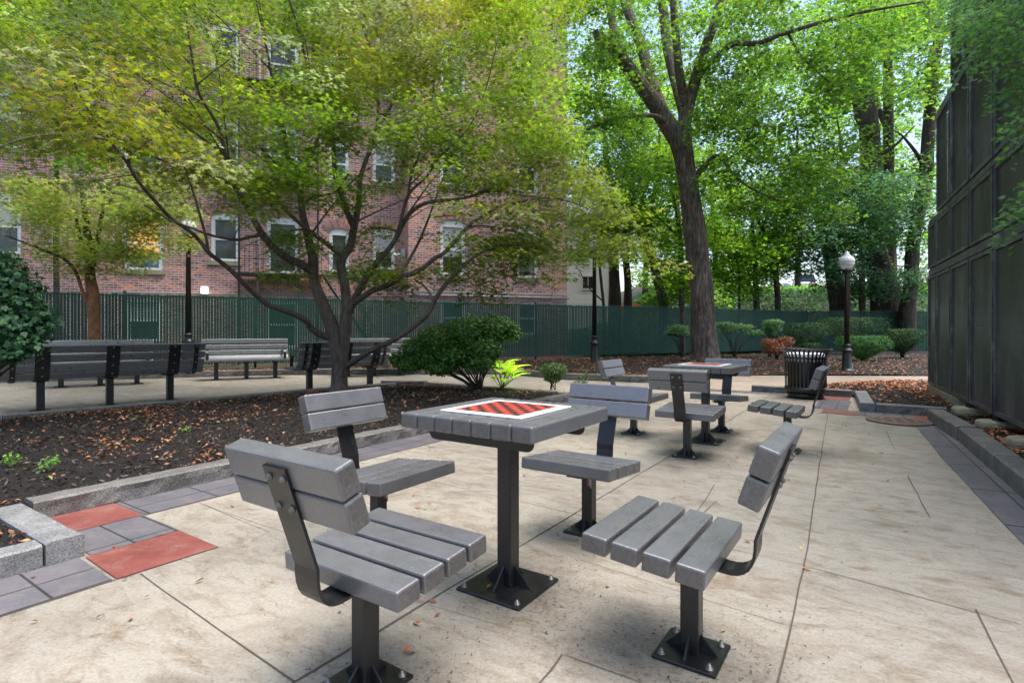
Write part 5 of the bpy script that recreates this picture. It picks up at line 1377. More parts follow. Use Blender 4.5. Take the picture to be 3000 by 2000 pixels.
for x0, y0, x1, y1, n, Ya, Yb in areas:
    k = 0
    while k < n:
        vx, vy = rj.uniform(x0, x1), rj.uniform(y0, y1)
        if vy > 150 and vx > 1290 + (vy - 150) * 0.55 + 15 * math.sin(vy * .05): k += 0.2; continue
        if vy <= 150 and vx > 1300 + 20 * math.sin(vy * .06): k += 0.2; continue
        if vx > 1000 and vy > 600 and vx < 1000 + (vy - 600) * 1.0: continue
        if vx < 420 and vy > 330 and rj.random() < (vy - 330) / 110: k += 0.3; continue
        if mnoise.noise(Vector((vx * 0.011, vy * 0.016, 4.2))) < -0.30 and vy > 120: k += 0.35; continue
        Y = rj.uniform(Ya, Yb)
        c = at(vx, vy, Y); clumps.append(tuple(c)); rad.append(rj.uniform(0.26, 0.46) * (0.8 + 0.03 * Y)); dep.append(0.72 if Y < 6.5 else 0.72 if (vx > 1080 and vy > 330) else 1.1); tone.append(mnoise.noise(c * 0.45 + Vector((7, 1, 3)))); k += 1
for k in range(150):                                   # the part of the crown above the picture
    a = rj.uniform(0, 6.283); r = rj.uniform(0.5, 5.2); z = 7.0 + 1.2 * (1 - (r / 5.4) ** 2) + rj.uniform(-.6, .6)
    clumps.append((-2.6 + r * math.cos(a), 8.8 + r * math.sin(a) * 0.8, z)); rad.append(rj.uniform(.35, .55)); tone.append(rj.uniform(-.5, .5)); dep.append(1.0)
twigs(bm, sk, clumps, rnd=rj, r_tip=0.0035, r_gain=0.007, rmax=0.02)
obj('trunk', bm, M['bark_maple'], jm)
per = [int(104 * (r / 0.4) ** 1.5) for r in rad]
P, O = spray_leaves(rng, clumps, rad, per, 0.20, 0.35)
ton = np.repeat(np.array(tone), per)
n = len(P)
ca = np.array((0.105, 0.120, 0.006)); cb = np.array((0.064, 0.114, 0.007)); cc = np.array((0.120, 0.092, 0.014))
t = np.clip(0.45 + 1.1 * ton + rng.normal(0, 0.18, n), 0, 1)[:, None]
cols = ca * t + cb * (1 - t)
red = rng.random(n) < np.clip(0.03 + 0.25 * ton, 0, .3); cols[red] = cc
dim = np.repeat(np.array([(0.6 + 0.8 * rj.random()) * q for q in dep]), per)[:, None]  # near clumps dimmed as shaded, sunlit ones lifted, all in leaf colour
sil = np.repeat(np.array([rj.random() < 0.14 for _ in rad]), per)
cols[sil] = cols[sil] * 0.45 + np.array((0.060, 0.066, 0.045))  # sky glints on wet leaf tops painted in as silver-grey clumps
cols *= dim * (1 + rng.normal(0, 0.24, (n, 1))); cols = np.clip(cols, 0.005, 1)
N_ = up_normals(rng, n, 0.42) + 0.25 * O * np.array((1, 1, 0))
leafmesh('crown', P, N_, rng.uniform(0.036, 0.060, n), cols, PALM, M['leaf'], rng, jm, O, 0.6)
rebase(jm, at(778, 890, 8.95))

# ---- generic trees beyond
GREEN = [(0.076, 0.148, 0.010, 3), (0.050, 0.110, 0.012, 3), (0.108, 0.180, 0.012, 2), (0.034, 0.078, 0.022, 2)]
BRIGHT = [(0.115, 0.205, 0.010, 3), (0.080, 0.158, 0.010, 3), (0.155, 0.245, 0.014, 1.5), (0.036, 0.088, 0.014, 1.5)]
DEEP = [(0.028, 0.078, 0.024, 3), (0.040, 0.100, 0.025, 3), (0.020, 0.055, 0.020, 2), (0.055, 0.125, 0.025, 1)]
def tree(name, label, limbs, boxes, bark, pal, leaf=0.13, Rc=(0.6, 1.0), per=130, jit=0.08, seg_n=10, seed=1, group='trees beyond the fence', tm=MAPLE, mt='leaf_bg', flat=0.45, above=None):
    r_ = random.Random(seed); g_ = np.random.default_rng(seed)
    t = thing(name, label, 'tree', (0, 0, 0), 0, group)
    b = bmesh.new(); s = Skel()
    f0 = limbs[0][0]; vlow = (HY + 1.2 * F / f0[2]) / K
    if vlow > f0[1] + 4: limbs = [[(f0[0], vlow, f0[2], f0[3] * 1.12)] + list(limbs[0])] + list(limbs[1:])
    for i, L in enumerate(limbs): limb(b, s, L, n=seg_n if i == 0 else max(6, seg_n - 3), jit=jit if i < 4 else 0, seed=seed + i, k=5 if i == 0 else 4)
    cl = []; rd = []
    for x0, y0, x1, y1, n, Ya, Yb in boxes:
        for _ in range(n):
            vx, vy = r_.uniform(x0, x1), r_.uniform(y0, y1)
            cl.append(tuple(at(vx, vy, r_.uniform(Ya, Yb)))); rd.append(r_.uniform(*Rc))
    if above:
        cx, cy, cz, rr, n = above
        for _ in range(n):
            a = r_.uniform(0, 6.283); q = rr * math.sqrt(r_.random()); cl.append((cx + q * math.cos(a), cy + q * math.sin(a), cz + r_.uniform(-1.5, 1.5))); rd.append(r_.uniform(*Rc) * 1.2)
    twigs(b, s, cl, 0.004, 0.010, 0.06, 0.12, 4, r_)
    obj('trunk', b, M[bark], t)
    pr = [int(per * (q / ((Rc[0] + Rc[1]) / 2)) ** 1.6) for q in rd]
    P, O = spray_leaves(g_, cl, rd, pr, flat, 0.4, 0.08)
    n = len(P)
    tn = np.repeat(np.array([0.85 + 0.65 * r_.random() for _ in cl]), pr)[:, None]
    leafmesh('crown', P, up_normals(g_, n, 0.5), leaf * g_.uniform(0.6, 1.2, n), np.clip(pick(g_, pal, n) * tn, .002, .8), tm, M[mt], g_, t, O, 0.8)
    rebase(t, at(*limbs[0][0][:3]))
    return t
Yb = 16.6
big = tree('shaggy_maple', 'tall maple with thick shaggy grey-brown trunk forking into limbs before the green fence',
 [[(1622, 850, Yb, 84.6), (1621, 832, Yb, 71.8), (1620, 800, Yb, 57.0), (1616, 740, Yb, 51.5), (1612, 690, Yb, 50.6), (1607, 640, Yb, 49.7), (1601, 580, Yb, 47.8), (1596, 530, Yb, 49.7), (1590, 490, Yb, 46.0), (1580, 420, Yb, 43.2), (1572, 370, Yb, 46.0), (1562, 320, Yb, 53.4), (1553, 296, Yb, 55.2)],
  [(1555, 320, Yb, 40.5), (1530, 280, Yb, 38.6), (1500, 232, 16.4, 33.1), (1468, 190, 16.2, 30.4), (1440, 150, 16.0, 27.6), (1412, 118, 15.8, 25.8), (1378, 90, 15.6, 22.1), (1366, 70, 15.5, 14.7)],
  [(1440, 150, 16.0, 22.1), (1425, 118, 16.1, 20.2), (1410, 70, 16.3, 18.4), (1400, 10, 16.5, 16.6), (1392, -40, 16.6, 14.7)],
  [(1530, 275, Yb, 29.4), (1508, 225, 16.8, 27.6), (1490, 170, 17.0, 25.8), (1475, 110, 17.2, 23.9), (1455, 60, 17.4, 22.1), (1430, -10, 17.6, 20.2)],
  [(1566, 320, Yb, 36.8), (1572, 270, 16.8, 27.6), (1560, 215, 17.0, 25.8), (1545, 160, 17.2, 23.9), (1530, 90, 17.4, 22.1), (1520, -20, 17.6, 20.2)],
  [(1564, 320, Yb, 33.1), (1580, 250, 16.4, 27.6), (1598, 180, 16.2, 24.8), (1620, 110, 16.0, 22.1), (1645, 40, 15.8, 18.4), (1660, -30, 15.7, 15.6)],
  [(1575, 240, 16.4, 23.9), (1562, 180, 16.0, 20.2), (1555, 110, 15.8, 18.4), (1548, 30, 15.6, 16.6), (1545, -30, 15.5, 14.7)],
  [(1606, 170, 16.2, 16.6), (1630, 145, 16.0, 15.6), (1682, 102, 15.7, 13.8), (1740, 100, 15.4, 12.0), (1800, 78, 15.1, 10.1), (1900, 48, 14.7, 8.3), (2000, 25, 14.3, 6.4), (2120, 5, 13.9, 3.7)],
  [(1812, 80, 15.1, 6.4), (1830, 115, 15.0, 5.5), (1860, 150, 14.9, 4.6), (1930, 210, 14.8, 2.8)],
  [(1598, 405, Yb, 14.7), (1625, 375, 16.4, 12.0), (1650, 358, 16.2, 9.2), (1680, 395, 16.0, 6.4), (1720, 430, 15.8, 5.5), (1790, 462, 15.5, 3.7)],
  [(1540, 290, Yb, 12.9), (1510, 268, 16.2, 10.1), (1465, 266, 15.9, 9.2), (1400, 275, 15.6, 7.4), (1350, 298, 15.3, 4.6)]],
 [(1290, -60, 1720, 110, 44, 14.0, 20), (1700, -60, 2180, 120, 48, 13.6, 18), (1260, 90, 1480, 300, 26, 14.5, 17.5), (1600, 110, 1920, 320, 74, 14.5, 20), (1300, 270, 1500, 430, 16, 14.5, 17), (1640, 330, 1960, 500, 46, 14.2, 17), (1880, 80, 2120, 240, 26, 14, 18)],
 'bark_big', GREEN, 0.105, (0.40, 0.70), 115, 0.11, 26, 4, 'trees of the yard', above=(5, 16, 10.5, 6, 70))
tree('triple_trunk_maple', 'massive dark ridged trunk on the ivy bank just right of the right lamp',
 [[(2036, 715, 27, 66), (2030, 660, 27, 58), (2014, 600, 27, 48), (2005, 520, 27, 42), (2003, 400, 27, 40), (1996, 300, 27, 40), (1992, 240, 27, 36), (1986, 150, 27, 30), (1981, 60, 27, 26), (1976, -40, 27, 22)],
  [(1998, 320, 27, 22), (1975, 270, 27, 20), (1962, 180, 27, 18), (1955, 110, 27, 14), (1945, 0, 27, 10)],
  [(2000, 360, 27, 12), (2030, 350, 26.6, 10), (2060, 330, 26.4, 6), (2100, 290, 26.2, 2)]],
 [(1900, -60, 2060, 70, 26, 24, 30), (1900, 70, 1990, 190, 8, 24, 29), (1930, 400, 2080, 560, 26, 24, 27)], 'bark_dark', GREEN, 0.15, (0.7, 1.1), 120, 0.10, 16, 5, above=(9, 27, 17, 6, 40))
tree('slim_maple', 'slimmer straight trunk close behind the massive one on the ivy bank',
 [[(2048, 712, 29, 30), (2044, 600, 29, 26), (2041, 450, 29, 23), (2041, 300, 29, 22), (2040, 200, 29, 20), (2038, 100, 29, 18), (2036, -40, 29, 14)], [(2035, 290, 29, 13), (2018, 250, 29, 11), (2008, 215, 29, 8)]],
 [(1990, -50, 2110, 130, 24, 26, 32), (2010, 330, 2110, 470, 12, 27, 31)], 'bark_dark', BRIGHT, 0.16, (0.7, 1.1), 110, 0.08, 12, 6)
tree('leaning_maple', 'dark trunk beside the black screen leaning away to the right over the ivy bank',
 [[(2084, 720, 25.5, 34), (2088, 680, 25.5, 28), (2094, 600, 25.5, 27), (2100, 540, 25.5, 27), (2112, 470, 25.5, 29), (2124, 420, 25.5, 30), (2132, 330, 25.5, 27), (2138, 250, 25.5, 26), (2143, 160, 25.5, 26), (2156, 90, 25.5, 20), (2160, 20, 25.5, 16)],
  [(2150, 130, 25.5, 12), (2135, 120, 25, 9), (2110, 110, 24.5, 5)], [(2125, 400, 25.5, 12), (2110, 360, 25, 9), (2070, 310, 24.6, 4), (2045, 300, 24.4, 1)]],
 [(2080, -60, 2210, 80, 22, 23, 28), (2100, 120, 2200, 330, 14, 24, 28), (2080, 360, 2150, 560, 14, 23.5, 26), (2085, 580, 2140, 660, 6, 24, 27)], 'bark_dark', GREEN, 0.15, (0.6, 1.0), 115, 0.10, 14, 7)
tree('forked_maple', 'dark forked trunk on the ivy bank directly behind the white lamp globe',
 [[(1930, 715, 28, 44), (1924, 680, 28, 38), (1912, 620, 28, 32), (1900, 540, 28, 28), (1900, 480, 28, 24), (1910, 430, 28, 20), (1925, 395, 28, 18), (1950, 355, 28, 15), (1972, 330, 28, 12), (1992, 290, 28, 4), (2000, 255, 28, 1.5)],
  [(1905, 560, 28, 26), (1880, 500, 27.5, 22), (1866, 448, 27, 16), (1840, 400, 26.5, 9), (1815, 340, 26, 4), (1806, 300, 26, 1)], [(1900, 490, 28, 10), (1935, 440, 28, 12), (1934, 380, 28, 11), (1930, 320, 28, 6), (1922, 270, 28, 2)]],
 [(1780, 380, 1970, 600, 52, 24, 28), (1870, 590, 2000, 672, 22, 26, 30)], 'bark_dark', DEEP, 0.15, (0.6, 1.0), 135, 0.08, 12, 8)
tree('pole_tree', 'narrow straight pole-like trunk on the bank just right of the lamp post', [[(1980, 705, 26.5, 14), (1979, 600, 26.5, 13), (1979, 480, 26.5, 12), (1981, 380, 26.5, 9), (1978, 300, 26.5, 6)]],
 [(1940, 290, 2030, 430, 10, 25, 29)], 'bark_dark', GREEN, 0.15, (0.6, 0.9), 110, 0.05, 9, 9)
tree('bank_sapling', 'slender curved tree on the bank, left of the two white cars', [[(1787, 712, 26, 13), (1783, 640, 26, 12), (1779, 585, 26, 11), (1770, 550, 26, 10), (1748, 522, 26, 8), (1735, 480, 26, 6), (1740, 420, 26, 4)], [(1778, 590, 26, 6), (1800, 560, 25.6, 5), (1835, 545, 25, 3)]],
 [(1740, 400, 1860, 560, 34, 23.5, 27.5), (1750, 560, 1850, 620, 8, 24, 26)], 'bark_dark', GREEN, 0.14, (0.6, 0.9), 125, 0.05, 9, 10)
tree('young_maple', 'straight young tree right of the shaggy trunk with bright green layers', [[(1738, 712, 25.5, 15), (1735, 650, 25.5, 12), (1734, 590, 25.5, 11), (1728, 520, 25.5, 9), (1738, 460, 25.5, 7), (1748, 400, 25.5, 5)], [(1734, 560, 25.5, 6), (1760, 500, 25.5, 5), (1775, 440, 25.5, 4)]],
 [(1650, 430, 1790, 600, 44, 23.5, 27.5), (1650, 590, 1780, 672, 24, 24, 29)], 'bark_dark', BRIGHT, 0.14, (0.6, 0.95), 125, 0.05, 9, 11)
tree('thin_sapling', 'thin forked sapling between the shaggy trunk and the young tree', [[(1698, 705, 25, 6), (1697, 640, 25, 5), (1696, 600, 25, 5), (1690, 550, 25, 4), (1688, 500, 25, 3)], [(1697, 604, 25, 3.5), (1670, 575, 24.7, 3)], [(1697, 604, 25, 3.5), (1712, 585, 25.3, 3)]],
 [(1640, 470, 1730, 640, 22, 24, 27)], 'bark_dark', BRIGHT, 0.13, (0.5, 0.8), 120, 0.0, 6, 12)
tree('dark_pole_maple', 'dark straight trunk immediately left of the shaggy one, behind the fence', [[(1566, 712, 22.5, 14), (1565, 640, 22.5, 12), (1563, 560, 22.5, 11), (1556, 500, 22.5, 8), (1545, 440, 22.5, 6), (1540, 380, 22.5, 4)], [(1562, 550, 22.5, 5), (1535, 520, 22.2, 4), (1510, 500, 22, 3)]],
 [(1480, 330, 1680, 470, 34, 20.5, 24.5), (1500, 470, 1660, 640, 34, 21, 25), (1500, 630, 1600, 690, 8, 22, 24)], 'bark_dark', BRIGHT, 0.13, (0.55, 0.9), 130, 0.05, 9, 13)
tree('leaning_shaggy_tree', 'leaning pale brown trunk between the middle lamp post and the shaggy maple', [[(1524, 705, 24, 22), (1512, 650, 24, 19), (1498, 600, 24, 16), (1490, 550, 24, 13), (1494, 490, 24, 11), (1510, 400, 24, 8), (1515, 300, 24, 6)]],
 [(1400, 230, 1560, 420, 32, 22, 26), (1430, 420, 1560, 560, 24, 22.5, 26)], 'bark_big', BRIGHT, 0.13, (0.55, 0.9), 125, 0.08, 10, 14)
tree('thick_dark_tree', 'thick dark straight trunk just right of the middle lamp post', [[(1412, 712, 25, 30), (1411, 650, 25, 25), (1410, 580, 25, 22), (1405, 500, 25, 18), (1400, 420, 25, 15), (1390, 340, 25, 12), (1392, 260, 25, 8)], [(1405, 500, 25, 10), (1375, 440, 25, 8), (1340, 370, 25, 5)]],
 [(1300, 280, 1460, 470, 38, 22.5, 27), (1340, 470, 1440, 570, 18, 23, 26)], 'bark_dark', GREEN, 0.13, (0.6, 0.95), 130, 0.08, 12, 15)
tree('second_dark_tree', 'dark trunk with a slight bend, second right of the middle lamp post', [[(1442, 712, 26, 20), (1442, 650, 26, 17), (1438, 600, 26, 15), (1436, 540, 26, 13), (1440, 460, 26, 10), (1436, 360, 26, 6)]],
 [(1390, 420, 1500, 600, 26, 24, 28)], 'bark_dark', BRIGHT, 0.14, (0.6, 0.9), 120, 0.06, 10, 16)
tree('crooked_sapling', 'thin crooked dark stem in front of the white house', [[(1386, 706, 23, 7), (1382, 660, 23, 7), (1378, 620, 23, 6), (1374, 560, 23, 5), (1370, 500, 23, 3)], [(1383, 690, 22, 4), (1352, 660, 22, 3), (1330, 620, 22, 2)]],
 [(1330, 470, 1400, 570, 10, 21.5, 24), (1300, 540, 1330, 590, 4, 22, 24)], 'bark_dark', GREEN, 0.12, (0.45, 0.7), 115, 0.0, 7, 17)
far = [('pale broad crown far behind the middle trees', 1480, 38, (1290, 120, 1560, 560, 74)), ('broad bright crown far behind the shaggy maple', 1640, 40, (1500, 200, 1780, 620, 84)), ('far crown behind the bank, above the two white cars', 1830, 42, (1720, 120, 1930, 560, 72)), ('far crown glimpsed between the big dark trunks', 2030, 44, (1920, 160, 2170, 600, 62)), ('low far bushy tree behind the fence line near the orange planks', 1560, 33, (1480, 600, 1700, 700, 30))]
for i, (lb, vx, Y, bxs) in enumerate(far):
    tree('distant_tree', lb, [[(vx, 705, Y, 14), (vx + 3, 600, Y, 12), (vx - 4, 450, Y, 9), (vx + 2, 300, Y, 5)]], [(*bxs, Y - 3, Y + 3)], 'bark_dark', BRIGHT, 0.24, (0.9, 1.5), 110, 0.0, 7, 30 + i)
tree('street_tree', 'bright green tree in the gap between the left fence and the brick building', [[(130, 700, 15.5, 12), (128, 560, 15.5, 11), (130, 400, 15.5, 10), (135, 250, 15.4, 8), (162, 75, 15.3, 6), (150, -20, 15.2, 4)], [(162, 80, 15.3, 5), (185, 45, 15.2, 4), (190, 0, 15.1, 3)]],
 [(-40, -60, 240, 90, 34, 13.5, 16.3), (-20, 60, 260, 140, 10, 13.5, 16), (430, 230, 480, 310, 4, 15, 16), (150, 260, 420, 420, 14, 14, 16)], 'bark_dark', BRIGHT, 0.11, (0.4, 0.65), 110, 0.0, 7, 40, 'trees of the yard')
tree('understory_tree', 'low spreading tree with dusty blue-green leaves before the massive dark trunks', [[(1950, 708, 24.5, 8), (1948, 640, 24.5, 7), (1955, 580, 24.5, 6), (1975, 520, 24.4, 5), (2000, 470, 24.2, 3)], [(1952, 600, 24.5, 5), (1920, 550, 24.2, 4), (1895, 510, 24, 2)], [(1960, 560, 24.4, 5), (2020, 540, 24, 4), (2085, 525, 23.6, 2)]],
 [(1880, 470, 2120, 560, 34, 22.6, 24.6), (1900, 560, 2110, 640, 22, 23, 24.8), (1960, 400, 2110, 470, 12, 22.6, 24.4), (2030, 630, 2120, 690, 6, 24, 25)], 'bark_dark', [(0.040, 0.095, 0.040, 3), (0.055, 0.120, 0.050, 3), (0.028, 0.070, 0.032, 2)], 0.15, (0.5, 0.8), 105, 0.0, 8, 46, tm=OVAL)
# small maple with rust-brown trunk at the left
Ys = 12.4
tree('small_maple', 'small feathery maple with rust-brown lower trunk in front of the green fence at left',
 [[(216, 800, Ys, 25), (217, 740, Ys, 23), (215, 715, Ys, 25), (214, 690, Ys, 23), (213, 670, Ys, 24), (208, 640, Ys, 21), (206, 600, Ys, 18), (203, 560, Ys, 17), (196, 500, Ys, 13), (190, 440, Ys, 10), (186, 380, Ys, 7)],
  [(208, 640, Ys, 14), (200, 600, Ys, 12), (193, 570, Ys, 10), (180, 530, Ys, 8), (172, 470, Ys, 6)], [(212, 610, Ys, 14), (222, 560, Ys, 11), (230, 520, Ys, 9), (240, 450, Ys, 6)], [(206, 700, Ys, 9), (190, 670, 12.2, 7), (172, 620, 12.0, 7), (140, 590, 11.8, 7), (100, 575, 11.6, 6), (50, 555, 11.4, 4), (10, 540, 11.2, 3)]],
 [(60, 400, 420, 500, 40, 11, 13.3), (100, 490, 340, 590, 30, 11.2, 13.2), (150, 570, 320, 615, 8, 11.6, 12.8), (330, 470, 440, 580, 9, 11, 12.6), (270, 470, 385, 535, 9, 11, 12.4), (20, 420, 110, 520, 8, 10.8, 12.5)],
 'bark_rust', [(0.10, 0.125, 0.016, 3), (0.075, 0.12, 0.018, 3), (0.12, 0.11, 0.02, 1.5)], 0.062, (0.30, 0.46), 150, 0.06, 14, 41, 'trees of the yard', PALM, 'leaf', 0.2)
# arborvitae boughs at the upper right, trunk just outside the picture
ar = thing('arborvitae', 'evergreen with drooping flat sprays hanging in the upper right corner before the black screen', 'tree', (0, 0, 0))
bm = bmesh.new(); sk = Skel()
for z in np.linspace(0.05, 7, 24): sk.add((3.55, 2.95, z), 0.11 * (1 - z / 8))
tube(bm, [(3.55, 2.95, 0.02), (3.56, 2.95, 3.5), (3.54, 2.97, 7.0)], [0.13, 0.09, 0.03], 10)
cl = []; rd = []; ra = random.Random(8)
for x0, y0, x1, y1, n, Ya, Yb in ((2205, -60, 2400, 40, 17, 3.9, 5.4), (2250, 40, 2400, 120, 10, 3.8, 5.0), (2305, 120, 2400, 200, 5, 3.6, 4.6), (2345, 210, 2400, 320, 3, 3.5, 4.3), (2345, 410, 2400, 490, 3, 3.4, 4.0), (2180, -40, 2240, 20, 4, 5, 6)):
    for _ in range(n): cl.append(tuple(at(ra.uniform(x0, x1), ra.uniform(y0, y1), ra.uniform(Ya, Yb)))); rd.append(ra.uniform(0.13, 0.24))
for _ in range(60): a = ra.uniform(0, 6.28); z = ra.uniform(1.2, 3.6); q = ra.uniform(.2, .7); cl.append((3.9 + q * math.cos(a) * .5, 2.6 + q * math.sin(a) * .6, z)); rd.append(.25)
twigs(bm, sk, cl, 0.002, 0.005, 0.014, 0.08, 5, ra)
obj('trunk', bm, M['bark_dark'], ar)
P, O = spray_leaves(rng, cl, rd, 90, 0.22, 1.3, 0.012); n = len(P)
leafmesh('foliage', P, up_normals(rng, n, 0.55), rng.uniform(0.028, 0.05, n), pick(rng, [(0.12, 0.28, 0.06, 3), (0.08, 0.21, 0.06, 3), (0.18, 0.34, 0.06, 1.5), (0.15, 0.26, 0.14, 1)], n), FERN, M['leaf_cedar'], rng, ar, O + np.array((-.2, .1, -0.5)), 0.5)
rebase(ar, (3.55, 2.95))

# ================================================================== SHRUBS AND SMALL PLANTS
def shrub(name, label, cat, base, blobs, n, leaf, pal, tm, mt, stems=9, bark='bark_dark', group=None, seed=0, shell=0.55, stem_r=0.012, flat=False, ntilt=0.5, lk=1.0):
    """blobs: (centre, (rx, ry, rz)); leaves fill an uneven shell round each blob, stems fan up from the base"""
    r_ = random.Random(seed); g_ = np.random.default_rng(seed + 100)
    t = thing(name, label, cat, base, 0, group); B = Vector(base)
    b = bmesh.new()
    for k in range(stems):
        c, r3 = blobs[k % len(blobs)]
        e = Vector(c) + Vector((r_.uniform(-.6, .6) * r3[0], r_.uniform(-.6, .6) * r3[1], r_.uniform(-.3, .5) * r3[2])) - B
        m = e * 0.5 + Vector((e.x * -.12 + r_.uniform(-.04, .04), r_.uniform(-.04, .04), e.z * .02)); s = Vector((r_.uniform(-.05, .05), r_.uniform(-.05, .05), -0.03))
        tube(b, [s, s.lerp(m, .5) + Vector((0, 0, .02)), m, m.lerp(e, .5), e], [stem_r, stem_r * .9, stem_r * .75, stem_r * .5, stem_r * .25], 6)
        for _ in range(3):
            f = m.lerp(e, r_.uniform(0, .8)); tube(b, [f, f + Vector((r_.uniform(-1, 1) * r3[0] * .5, r_.uniform(-1, 1) * r3[1] * .5, r_.uniform(.1, .8) * r3[2]))], [stem_r * .4, stem_r * .15], 4)
    obj('stems', b, M[bark], t)
    vol = np.array([r3[0] * r3[1] + r3[0] * r3[2] for _, r3 in blobs]); cnt = (n * vol / vol.sum()).astype(int)
    PP = []; NN = []
    for (c, r3), m_ in zip(blobs, cnt):
        d = g_.normal(size=(m_, 3)); d /= np.linalg.norm(d, axis=1, keepdims=True)
        lump = np.array([1 + lk * (0.22 * mnoise.noise(Vector(v * 2.6) + Vector(c)) + 0.12 * mnoise.noise(Vector(v * 7.0) + Vector(c))) for v in d])
        rr = (shell + (1 - shell) * g_.random(m_) ** 0.6) * lump
        q_ = d * rr[:, None]
        if flat: q_[:, 2] = np.minimum(q_[:, 2] * 1.7, 0.80 + g_.normal(0, 0.07, m_) + 0.12 * lump); q_[:, :2] *= np.where(q_[:, 2:3] < 0, 1 + 0.35 * np.maximum(q_[:, 2:3], -1.5), 1.0)
        PP.append(np.array(c) - np.array(base) + q_ * np.array(r3)); NN.append(d * 0.7 + g_.normal(0, ntilt, (m_, 3)) + np.array((0, 0, .6)))
    P = np.vstack(PP); Nn = np.vstack(NN); k = len(P)
    ok = P[:, 2] > 0.02
    P, Nn = P[ok], Nn[ok]; k = len(P)
    leafmesh('foliage', P, Nn, leaf * g_.uniform(.6, 1.3, k), pick(g_, pal, k), tm, M[mt], g_, t, Nn * 0.5 + np.array((0, 0, .2)), 1.0)
    return t
def ap(px, py, Y): v = at(px / K, py / K, Y); return (v.x, v.y, v.z)
gb = ap(1402, 1136, 9.15)
shrub('rounded_bush', 'large dark glossy bush with bare lower stems in the middle mulch bed', 'bush', (gb[0], gb[1], 0.13),
      [(ap(1225, 1020, 9.3), (.30, .35, .20)), (ap(1290, 990, 9.3), (.38, .42, .24)), (ap(1370, 972, 9.3), (.42, .45, .27)), (ap(1450, 962, 9.35), (.40, .42, .22)), (ap(1490, 975, 9.4), (.22, .3, .17)), (ap(1250, 1050, 9.15), (.30, .3, .18)), (ap(1330, 1040, 9.1), (.36, .35, .20)), (ap(1415, 1020, 9.1), (.34, .35, .20)), (ap(1200, 1062, 9.2), (.22, .25, .17)), (ap(1165, 1050, 9.3), (.14, .2, .13)), (ap(1400, 1060, 9.0), (.30, .3, .16)), (ap(1290, 1075, 9.0), (.26, .3, .13))],
      24000, 0.042, [(0.052, 0.140, 0.024, 3), (0.075, 0.185, 0.026, 3), (0.032, 0.088, 0.02, 2), (0.12, 0.25, 0.03, 1.5)], ROUND, 'leaf_gloss', 26, seed=1, stem_r=0.014)
shrub('clipped_bush', 'small round light green bush alone at the right end of the middle mulch bed', 'bush', (*ap(1620, 1128, 9.6)[:2], 0.1),
      [(ap(1620, 1082, 9.6), (.26, .24, .12)), (ap(1620, 1105, 9.6), (.17, .17, .10))], 2300, 0.030, [(0.07, 0.14, 0.03, 3), (0.10, 0.19, 0.04, 2), (0.04, 0.09, 0.02, 2)], ROUND, 'leaf_gloss', 8, seed=2, stem_r=0.008)
shrub('seedling_bush', 'tiny leafy seedling right of the small round bush', 'bush', (*ap(1702, 1136, 9.0)[:2], 0.08), [(ap(1702, 1115, 9.0), (.12, .1, .10)), (ap(1718, 1095, 9.0), (.04, .05, .10))], 420, 0.028, [(0.08, 0.15, 0.04, 3), (0.05, 0.10, 0.02, 2), (0.16, 0.22, 0.10, 1)], OVAL, 'leaf_gloss', 6, seed=3, stem_r=0.005)
hb = []
for vx, vy, Y, r in ((-40, 640, 5.6, .38), (15, 625, 5.7, .22), (45, 660, 5.7, .22), (10, 700, 5.6, .28), (70, 700, 5.6, .17), (95, 725, 5.6, .15), (-50, 760, 5.5, .5), (35, 745, 5.5, .22), (85, 765, 5.6, .16), (60, 790, 5.5, .17), (20, 810, 5.4, .18), (0, 590, 5.8, .15), (105, 750, 5.6, .10)): hb.append((tuple(at(vx, vy, Y)), (r, r, r * .62)))
shrub('holly_bush', 'dark glossy broad-leaved bush cut off by the left edge, before the near bench', 'bush', (-5.6, 5.5, 0.1), hb, 5200, 0.056, [(0.055, 0.145, 0.058, 3), (0.034, 0.092, 0.040, 3), (0.085, 0.195, 0.075, 2)], kites((-40, 0, 40), (.7, 1, .7), .3), 'leaf_gloss', 26, seed=4, shell=.15, lk=2.4)
# hosta: broad lime leaves
def grid_leaf():
    v = []; f = []; n = 6
    for i in range(n + 1):
        t = i / n; w = 0.34 * math.sin(math.pi * (0.06 + 0.94 * t) ** 0.75) if t < 1 else 0.0
        for s in (-1, 0, 1): v.append((s * w, t, 0.10 * abs(s) * (1 - t) + 0.22 * t - 0.42 * t * t))
    for i in range(n):
        for j in range(2): a = i * 3 + j; f.append((a, a + 1, a + 4, a + 3))
    return np.array(v), f
hs = thing('hosta', 'lime green broad-leaved plant tucked against the right side of the dark bush', 'plant', (*ap(1470, 1118, 9.5)[:2], 0.12))
g_ = np.random.default_rng(3); hp = []; hf_ = []; hz = []; bm = bmesh.new()
for k in range(22):
    a = g_.uniform(0, 6.283); q = g_.uniform(.06, .26); z = g_.uniform(.10, .46) * (1.1 - q)
    p = np.array((q * math.cos(a), q * math.sin(a), z)); hp.append(p); hf_.append((math.cos(a), math.sin(a), .25)); hz.append(g_.uniform(.24, .36)); tube(bm, [(0, 0, -.02), tuple(p * .6), tuple(p)], .006, 5)
M['stalk'] = m_plain('lime_stalk', (0.25, 0.33, 0.06), 0.5)
obj('stalks', bm, M['stalk'], hs)
leafmesh('leaves', hp, np.array([(-.5 * f[0], -.5 * f[1], 1.0) for f in hf_]), hz, pick(g_, [(0.40, 0.56, 0.05, 3), (0.48, 0.60, 0.08, 2)], 22, .1), grid_leaf(), M['leaf'], g_, hs, np.array(hf_), 0.1)
YEW = [(0.022, 0.062, 0.018, 3), (0.034, 0.088, 0.020, 3), (0.015, 0.040, 0.014, 3), (0.060, 0.12, 0.025, .6)]
